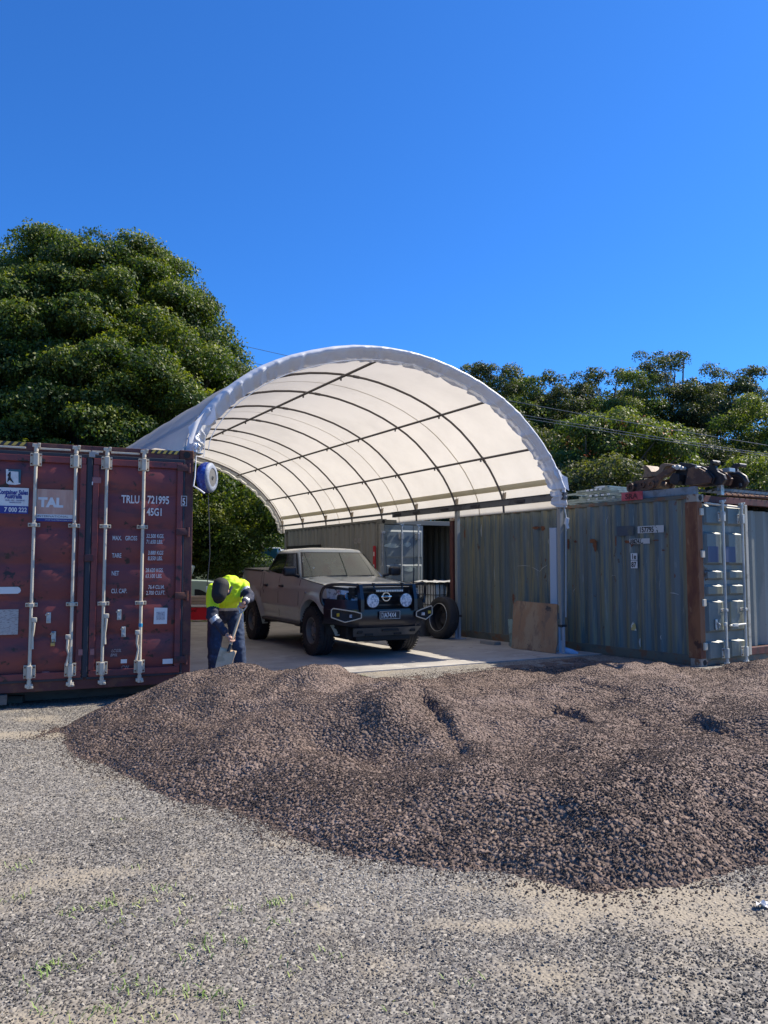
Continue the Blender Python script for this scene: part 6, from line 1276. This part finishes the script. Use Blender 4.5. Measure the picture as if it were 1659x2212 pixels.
# --- big glossy tree behind the red container
TB = np.array([-11.2, 30.0]); zt_ = [.8, 2.4, 3.6, 5.5, 7.5, 9.0, 10.4, 11.6, 12.6, 13.5, 14.2]; rt_ = [5.5, 7.1, 7.5, 7.1, 6.6, 5.9, 5.0, 4.3, 3.7, 3.0, 2.0]
def lobed(n_lobes, n_per, prof, cx, cy, zlo, zhi, lr=(1.3, 2.3), cr_=(.45, .95), front=.35, seed=3, inner=40, gap=.60):
    rr = np.random.default_rng(seed); C, Rd, LB = [], [], []
    tries = 0
    while len(LB) < n_lobes and tries < 4000:
        tries += 1; z = rr.uniform(zlo, zhi); r = prof(z); A = rr.uniform(0, 2 * math.pi)
        if math.sin(A) > front and rr.uniform() < .8: continue
        L = rr.uniform(*lr) * (1 if z < zlo + .8 * (zhi - zlo) else .75); q = max(.2, r - L * .75); c = np.array([cx + q * math.cos(A), cy + q * math.sin(A), z])
        if any(np.linalg.norm(c - o_) < gap * (L + l_) for o_, l_ in LB): continue
        LB.append((c, L))
    for c, L in LB:
        for k in range(int(n_per * L * L / 3)):
            d = rr.normal(size=3); d[2] = abs(d[2]) * 1.0 - .35; d /= np.linalg.norm(d); s_ = rr.uniform(*cr_)
            C.append(c + d * np.array([1, 1, .85]) * max(.1, L - s_ * .6) * rr.uniform(.8, 1.05)); Rd.append(s_)
    for k in range(inner):
        z = rr.uniform(zlo, zhi - 1.5); r = prof(z) * rr.uniform(.2, .72); A = rr.uniform(0, 6.28); C.append(np.array([cx + r * math.cos(A), cy + r * math.sin(A), z])); Rd.append(rr.uniform(.9, 1.5))
    return C, Rd
C, Rd = lobed(170, 24, lambda z: float(np.interp(z, zt_, rt_)) + .05, TB[0], TB[1], 1.6, 13.3, lr=(1.2, 2.5), seed=5, inner=110, gap=.50)
for px, py, r_ in ((105, 478, 1.1), (215, 486, 1.2), (60, 492, 1.3), (285, 528, 1.2), (370, 592, 1.3), (405, 640, 1.2), (160, 500, 1.2), (465, 725, 1.1), (505, 790, 1.0), (15, 520, 1.2), (330, 562, 1.1), (445, 690, 1.0)): C.append(np.array(at_depth(px - 6, py + 44, 28.5 + RNG.uniform(0, 2)))); Rd.append(r_ * .7)
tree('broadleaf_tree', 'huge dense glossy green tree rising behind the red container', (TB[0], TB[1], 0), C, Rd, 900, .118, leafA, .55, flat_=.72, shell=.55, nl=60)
print('big tree clumps', len(C))
# lower sprays hanging beside and behind the man
C, Rd = [], []
for k in range(46):
    px = RNG.uniform(425, 612); py = RNG.uniform(1035, 1215); 
    lim = np.interp(px, [425, 500, 560, 600, 620], [1262, 1240, 1225, 1195, 1150]); py = 1035 + (lim - 1035) * RNG.uniform() ** .8; p = at_depth(px, py, RNG.uniform(24.6, 27)); r = RNG.uniform(.35, .7)
    if px > 585 and py < 1090: continue
    C.append(np.array([p.x, p.y, p.z])); Rd.append(r)
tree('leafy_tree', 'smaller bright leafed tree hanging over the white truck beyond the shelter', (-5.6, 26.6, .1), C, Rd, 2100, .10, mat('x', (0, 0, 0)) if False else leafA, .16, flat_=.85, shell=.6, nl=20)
# --- wooded skyline on the right: single trees at 34 to 60 m
spec = [  # px, py(top), depth, crown radius, tall, leaf material, label
 (905, 800, 56, 3.6, 'B', 'dark rounded tree just showing above the shelter roof'),
 (1035, 778, 52, 4.2, 'B', 'rounded dark tree nearest the right shoulder of the shelter'),
 (1120, 806, 50, 3.2, 'C', 'lighter green tree with ragged top right of the shelter'),
 (1205, 800, 50, 2.9, 'B', 'olive tree with twin domes in the middle of the skyline'),
 (1290, 786, 52, 3.0, 'B', 'tree with thin open twigs showing sky at its top'),
 (1352, 800, 48, 2.9, 'C', 'bushy tree in the dip of the skyline left of the tallest tree'),
 (1452, 752, 50, 4.0, 'B', 'tallest open crowned gum tree on the right skyline'),
 (1560, 788, 47, 3.6, 'B', 'broad dark tree right of the tallest gum'),
 (1640, 862, 42, 3.0, 'C', 'creeper covered tree sloping down at the right edge'),
 (1700, 812, 60, 3.8, 'B', 'distant dark tree cut by the right edge of the picture'),
 (1770, 850, 44, 4.0, 'B', 'dark tree beyond the right edge')]
LM = dict(B=leafB, C=leafC)
for i, (px, py, Y, cr_, kind, lab) in enumerate(spec):
    top = at_depth(px, py, Y); C, Rd = [], []; H_ = top.z - 1.0; n = int(74 * cr_ / 3)
    pf = lambda z, cr_=cr_, H_=H_: cr_ * (1.0 if (z - 1) / H_ < .5 else math.sqrt(max(.06, 1 - (((z - 1) / H_ - .5) / .53) ** 2)))
    C, Rd = lobed(int(24 * cr_ / 3) + 4, 16, pf, top.x, top.y, 3.0, top.z - .9, lr=(.9, 1.7), cr_=(.35, .75), front=.3, seed=40 + i, inner=22, gap=.50)
    if i == 4: C, Rd = zip(*[(c, r) for c, r in zip(C, Rd) if not (c[2] > top.z - 3.2 and RNG.uniform() < .35)]); C, Rd = list(C), list(Rd)
    C.append(np.array([top.x, top.y, top.z - .9])); Rd.append(.7)
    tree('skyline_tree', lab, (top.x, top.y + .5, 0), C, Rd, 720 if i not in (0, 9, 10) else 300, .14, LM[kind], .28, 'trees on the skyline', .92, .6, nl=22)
# flowering tree in front of them and shrubs at its foot
C, Rd = [], []
for k in range(120):
    px = RNG.uniform(1175, 1490); lim = np.interp(px, [1175, 1230, 1300, 1400, 1460, 1490], [1000, 905, 872, 868, 905, 965]); py = lim + (1075 - lim) * RNG.uniform() ** .8; p = at_depth(px, py + 22, RNG.uniform(34, 38)); C.append(np.array(p)); Rd.append(RNG.uniform(.5, 1.0))
tree('flowering_tree', 'broad tree dotted with orange red flowers behind the machine parts', (9.2, 36.5, 0), C, Rd, 760, .155, leafC, .22, flat_=.75, shell=.5, flowers=75, nl=30, aspect=.6)
for i, (x0, x1, y0, y1, Y, n, m_, lab) in enumerate(((1010, 1215, 880, 1110, 42, 95, leafB, 'dark understorey bush close behind the shelter arch'), (1460, 1600, 905, 1090, 40, 90, leafB, 'dark creeper covered bush below the tallest gum'), (1570, 1720, 985, 1100, 33, 60, leafC, 'bright green bush behind the right edge containers'), (1190, 1420, 1000, 1100, 31, 75, leafB, 'low green bush behind the stacked steel frames'))):
    C, Rd = [], []
    for k in range(n):
        f = RNG.uniform(); px = x0 + (x1 - x0) * f; lim = y0 + (y1 - y0) * .35 * (2 * f - 1) ** 2; py = lim + (y1 - lim) * RNG.uniform() ** .8; p = at_depth(px, py + 15, RNG.uniform(Y - 1, Y + 2.5)); C.append(np.array(p)); Rd.append(RNG.uniform(.5, 1.05))
    t = tree('large_bush', lab, ((at_depth((x0 + x1) / 2, y1, Y)).x, Y + 1, 0), C, Rd, 620, .15, m_, .12, flat_=.75, shell=.5, nl=14); t['category'] = 'bush'
# far wood closing the view
C, Rd = [], []
for k in range(620):
    px = RNG.uniform(-250, 1850); p = at_depth(px, RNG.uniform(1000, 1240) if px < 900 else RNG.uniform(845 + 18 * math.sin(px / 60) + 14 * math.sin(px / 23), 1210), RNG.uniform(63, 70)); C.append(np.array(p)); Rd.append(RNG.uniform(1.4, 2.4))
P, N, T = clump_leaves(np.array(C), np.array(Rd) * .8, 150, .42, .8, .5); o = bpy.data.objects.new('distant_wood', leaves_mesh('distant_wood', P, N, .30 * RNG.uniform(.7, 1.3, len(P)), T * .7, leafB)); COL.objects.link(o); tag(o, kind='stuff')
hill = mat('hillside', (.022, .034, .014), .95, layers=[((.035, .05, .02), .3, .45, .6)])
b = MB(); b.grid(41, 6, lambda i, j: (-90 + 4.8 * i, 74 + 6 * j, .1 + (5.5 + 1.5 * math.sin(i * .5)) * math.sin(j / 5 * math.pi / 2))); tag(b.build('hill', hill, smooth=180), kind='structure')

# ------------------------------------------------------------------ vehicles and barrier beyond the slab
lg = mat('pale_green_paint', (.36, .45, .38), .35, coat=.6)
t = thing('pale_green_utility', 'pale green utility vehicle parked on the verge behind the man', 'utility vehicle', (0, 0, 0))
def side_box(poly, y0, y1, name, m, parent, org, rz):
    a = math.cos(rz), math.sin(rz); b = MB(); b.prism(poly, y0, y1, lambda x, z, t_: (org[0] + x * a[0] - t_ * a[1], org[1] + x * a[1] + t_ * a[0], org[2] + z)); o = b.build(name, m, parent); bv = o.modifiers.new('b', 'BEVEL'); bv.width = .05; bv.segments = 3; bv.limit_method = 'ANGLE'; return o
org = (-7.1, 24.0, .12); rz = R(4)
side_box([(-2.6, .45), (-2.6, 1.0), (-.95, 1.02), (-.5, 1.08), (.10, 1.05), (.75, 1.10), (1.7, 1.06), (2.35, .92), (2.45, .5), (2.2, .42)], -.88, .88, 'body', lg, t, org, rz)
side_box([(-1.3, 1.0), (-1.05, 1.62), (.10, 1.66), (.85, 1.10), (.85, 1.05)], -.76, .76, 'cab', lg, t, org, rz)
side_box([(-.95, 1.12), (-.88, 1.52), (.02, 1.54), (.55, 1.12)], -.775, -.765, 'side_window', glass_s, t, org, rz)
b = MB(); b.box((org[0] + .1, org[1] - .9, 1.05), (.20, .03, .035), bev=.01); b.build('door_handle', blk, t)
for x in (-1.55, 1.45):
    p = Vector(org) + Vector((x * math.cos(rz), x * math.sin(rz) - .72, .36)); M = Matrix.Translation(p) @ Matrix.Rotation(R(90), 4, 'X'); wv_ = bpy.data.objects.new('wheel', None); COL.objects.link(wv_); wv_.parent = t
    b = MB(); b.lathe([(.20, -.11), (.33, -.11), (.36, -.08), (.36, .08), (.33, .11), (.20, .11)], M, 28); b.build('tyre', rub, wv_, smooth=40); b = MB(); b.lathe([(0, .09), (.12, .10), (.2, .11)], M, 20); b.build('rim', rim_m, wv_)
    b = MB(); b.lathe([(0, .165), (.44, .165), (.44, .10)], M, 28); b.build('wheel_arch', blackm, t)
b = MB(); b.box((org[0] - .1 + 1.1, org[1] - .1, 1.35), (.18, .6, .62), rot=(0, .35, 0), bev=.05); b.build('white_guard', mat('pale_plastic', (.62, .66, .62), .5), t)
# white truck
t = thing('white_truck', 'white flat nosed truck with blue tinted windscreen under the leafy tree', 'truck')
wp = mat('truck_white_paint', (.42, .46, .52), .4, coat=.4); tg = mat('truck_glass', (.03, .12, .16), .08, spec=.9)
ox, oy = -4.75, 28.3
b = MB(); b.box((ox, oy + .9, 1.55), (1.95, 1.7, 1.5), bev=.14); b.build('cab', wp, t, smooth=40)
b = MB(); b.box((ox, oy + .03, 1.92), (1.66, .06, .66), bev=.03); b.build('windscreen', tg, t)
b = MB(); b.box((ox - .98, oy + .75, 1.86), (.03, .85, .6), bev=.02); b.box((ox + .98, oy + .75, 1.86), (.03, .85, .6), bev=.02); b.build('side_window', blk, t)
b = MB(); b.box((ox, oy + .02, 1.22), (1.5, .06, .22), bev=.02); b.build('grille', blk, t); b = MB(); b.box((ox, oy - .03, .72), (2.0, .22, .30), bev=.04); b.build('bumper', mat('bumper_grey', (.30, .32, .33), .5), t)
for s in (-1, 1):
    b = MB(); b.box((ox + s * .74, oy - .02, .98), (.30, .06, .18), bev=.02); b.build('headlight', lens, t)
    b = MB(); b.tube([(ox + s * .98, oy + .1, 2.25), (ox + s * 1.22, oy - .1, 2.2), (ox + s * 1.22, oy - .1, 1.5), (ox + s * .98, oy + .1, 1.4)], .022, 6); b.box((ox + s * 1.24, oy - .12, 1.85), (.16, .05, .38), bev=.02); b.build('mirror', blk, t)
    b = MB(); b.lathe([(0, -.12), (.36, -.12), (.42, -.08), (.42, .1), (.36, .14), (0, .14)], Matrix.Translation((ox + s * .82, oy + 1.0, .54)) @ Matrix.Rotation(R(90), 4, 'Y'), 24); b.build('wheel', rub, t)
b = MB(); b.box((ox, oy + 4.0, 1.05), (2.1, 4.2, .12)); b.box((ox, oy + 2.0, 1.6), (2.0, .08, 1.1)); b.box((ox, oy + 3.8, .75), (.8, 4.6, .2)); b.build('tray', mat('tray_grey', (.25, .26, .27), .5), t)
b = MB(); b.box((ox - .55, oy - .12, 1.02), (.22, .03, .36), bev=.01); b.build('yellow_marker', flat('marker_yellow', (.55, .48, .03), .5), t)
text('ISUZU', .11, (ox + .05, oy - .012, 1.18), t, white_v, sx=1.1, bold=.004)
# red and white barrier with boxes behind it
t = thing('road_barrier', 'red board with white posts on the lit verge behind the man', 'barrier')
p = at_depth(434, 1324, 21.0); b = MB(); b.box((p.x + .05, 21, p.z - .02), (.95, .05, .34), bev=.01); b.build('board', flat('barrier_red', (.60, .012, .03), .5), t)
b = MB(); b.box((p.x + .05, 20.98, p.z + .19), (1.1, .06, .06), bev=.01); b.box((p.x + .05, 20.98, p.z - .22), (1.0, .06, .06), bev=.01); b.build('rail', white_v, t)
for s in (-.48, .58): b = MB(); b.box((p.x + s, 20.96, .38), (.09, .07, .62), bev=.01); b.build('post', white_v, t)
text('Hard', .10, (p.x - .38, 20.965, p.z + .03), t, flat('dark_marker', (.05, .01, .01)), sx=.9, shear=.3)
for i in range(3): b = MB(); b.box((0, 0, 0), (.95 - .1 * i, .5, .07), rot=(0, 0, .05 * i), bev=.01); o = b.build('timber_plank', mat('light_timber', (.42, .34, .26), .8, layers=[((.28, .22, .17), 6, .5, .65, (.3, 1, 1))]), loc=(p.x - .05 - .06 * i, 21.5, .60 + .075 * i)); tag(o, ('pale timber board lying directly behind the red barrier, lowest of three', 'pale timber board in the middle of the three behind the red barrier', 'pale timber board on top of the three behind the red barrier')[i], 'timber board')
b = MB(); b.box((p.x - .1, 21.5, .34), (1.0, .5, .44), bev=.01); tag(b.build('grey_crate', mat('crate_grey', (.16, .155, .15), .7)), 'grey crate holding up pale boards behind the red barrier', 'crate')
# cream sheet fence and bare posts
crm = mat('cream_sheet', (.46, .42, .34), .6, layers=[((.36, .33, .27), 3, .5, .65, (1, 1, .2))])
b = MB(); corrug(b, 3.4, .1, 2.75, lambda s, d, z: (-4.55 + s, 31.8 + d * .8, z), .19, .05); tag(b.build('sheet_fence', crm, smooth=20), 'cream ribbed metal fence seen beside the grey container', 'fence')
b = MB(); b.box((-4.1, 27.3, .95), (.95, .5, 1.7), bev=.02); tag(b.build('concrete_block', mat('block_grey', (.30, .29, .26), .8, layers=[((.22, .21, .19), 3, .5, .6)])), 'pale grey block standing behind the tray of the pickup', 'block')
# ------------------------------------------------------------------ lettering as plain meshes
dg = bpy.context.evaluated_depsgraph_get()
for o in [o for o in COL.objects if o.type == 'FONT']:
    me = bpy.data.meshes.new_from_object(o.evaluated_get(dg)); n = bpy.data.objects.new('lettering', me); COL.objects.link(n)
    n.parent = o.parent; n.location = o.location; n.rotation_euler = o.rotation_euler; n.scale = o.scale
    cu = o.data; bpy.data.objects.remove(o); bpy.data.curves.remove(cu)
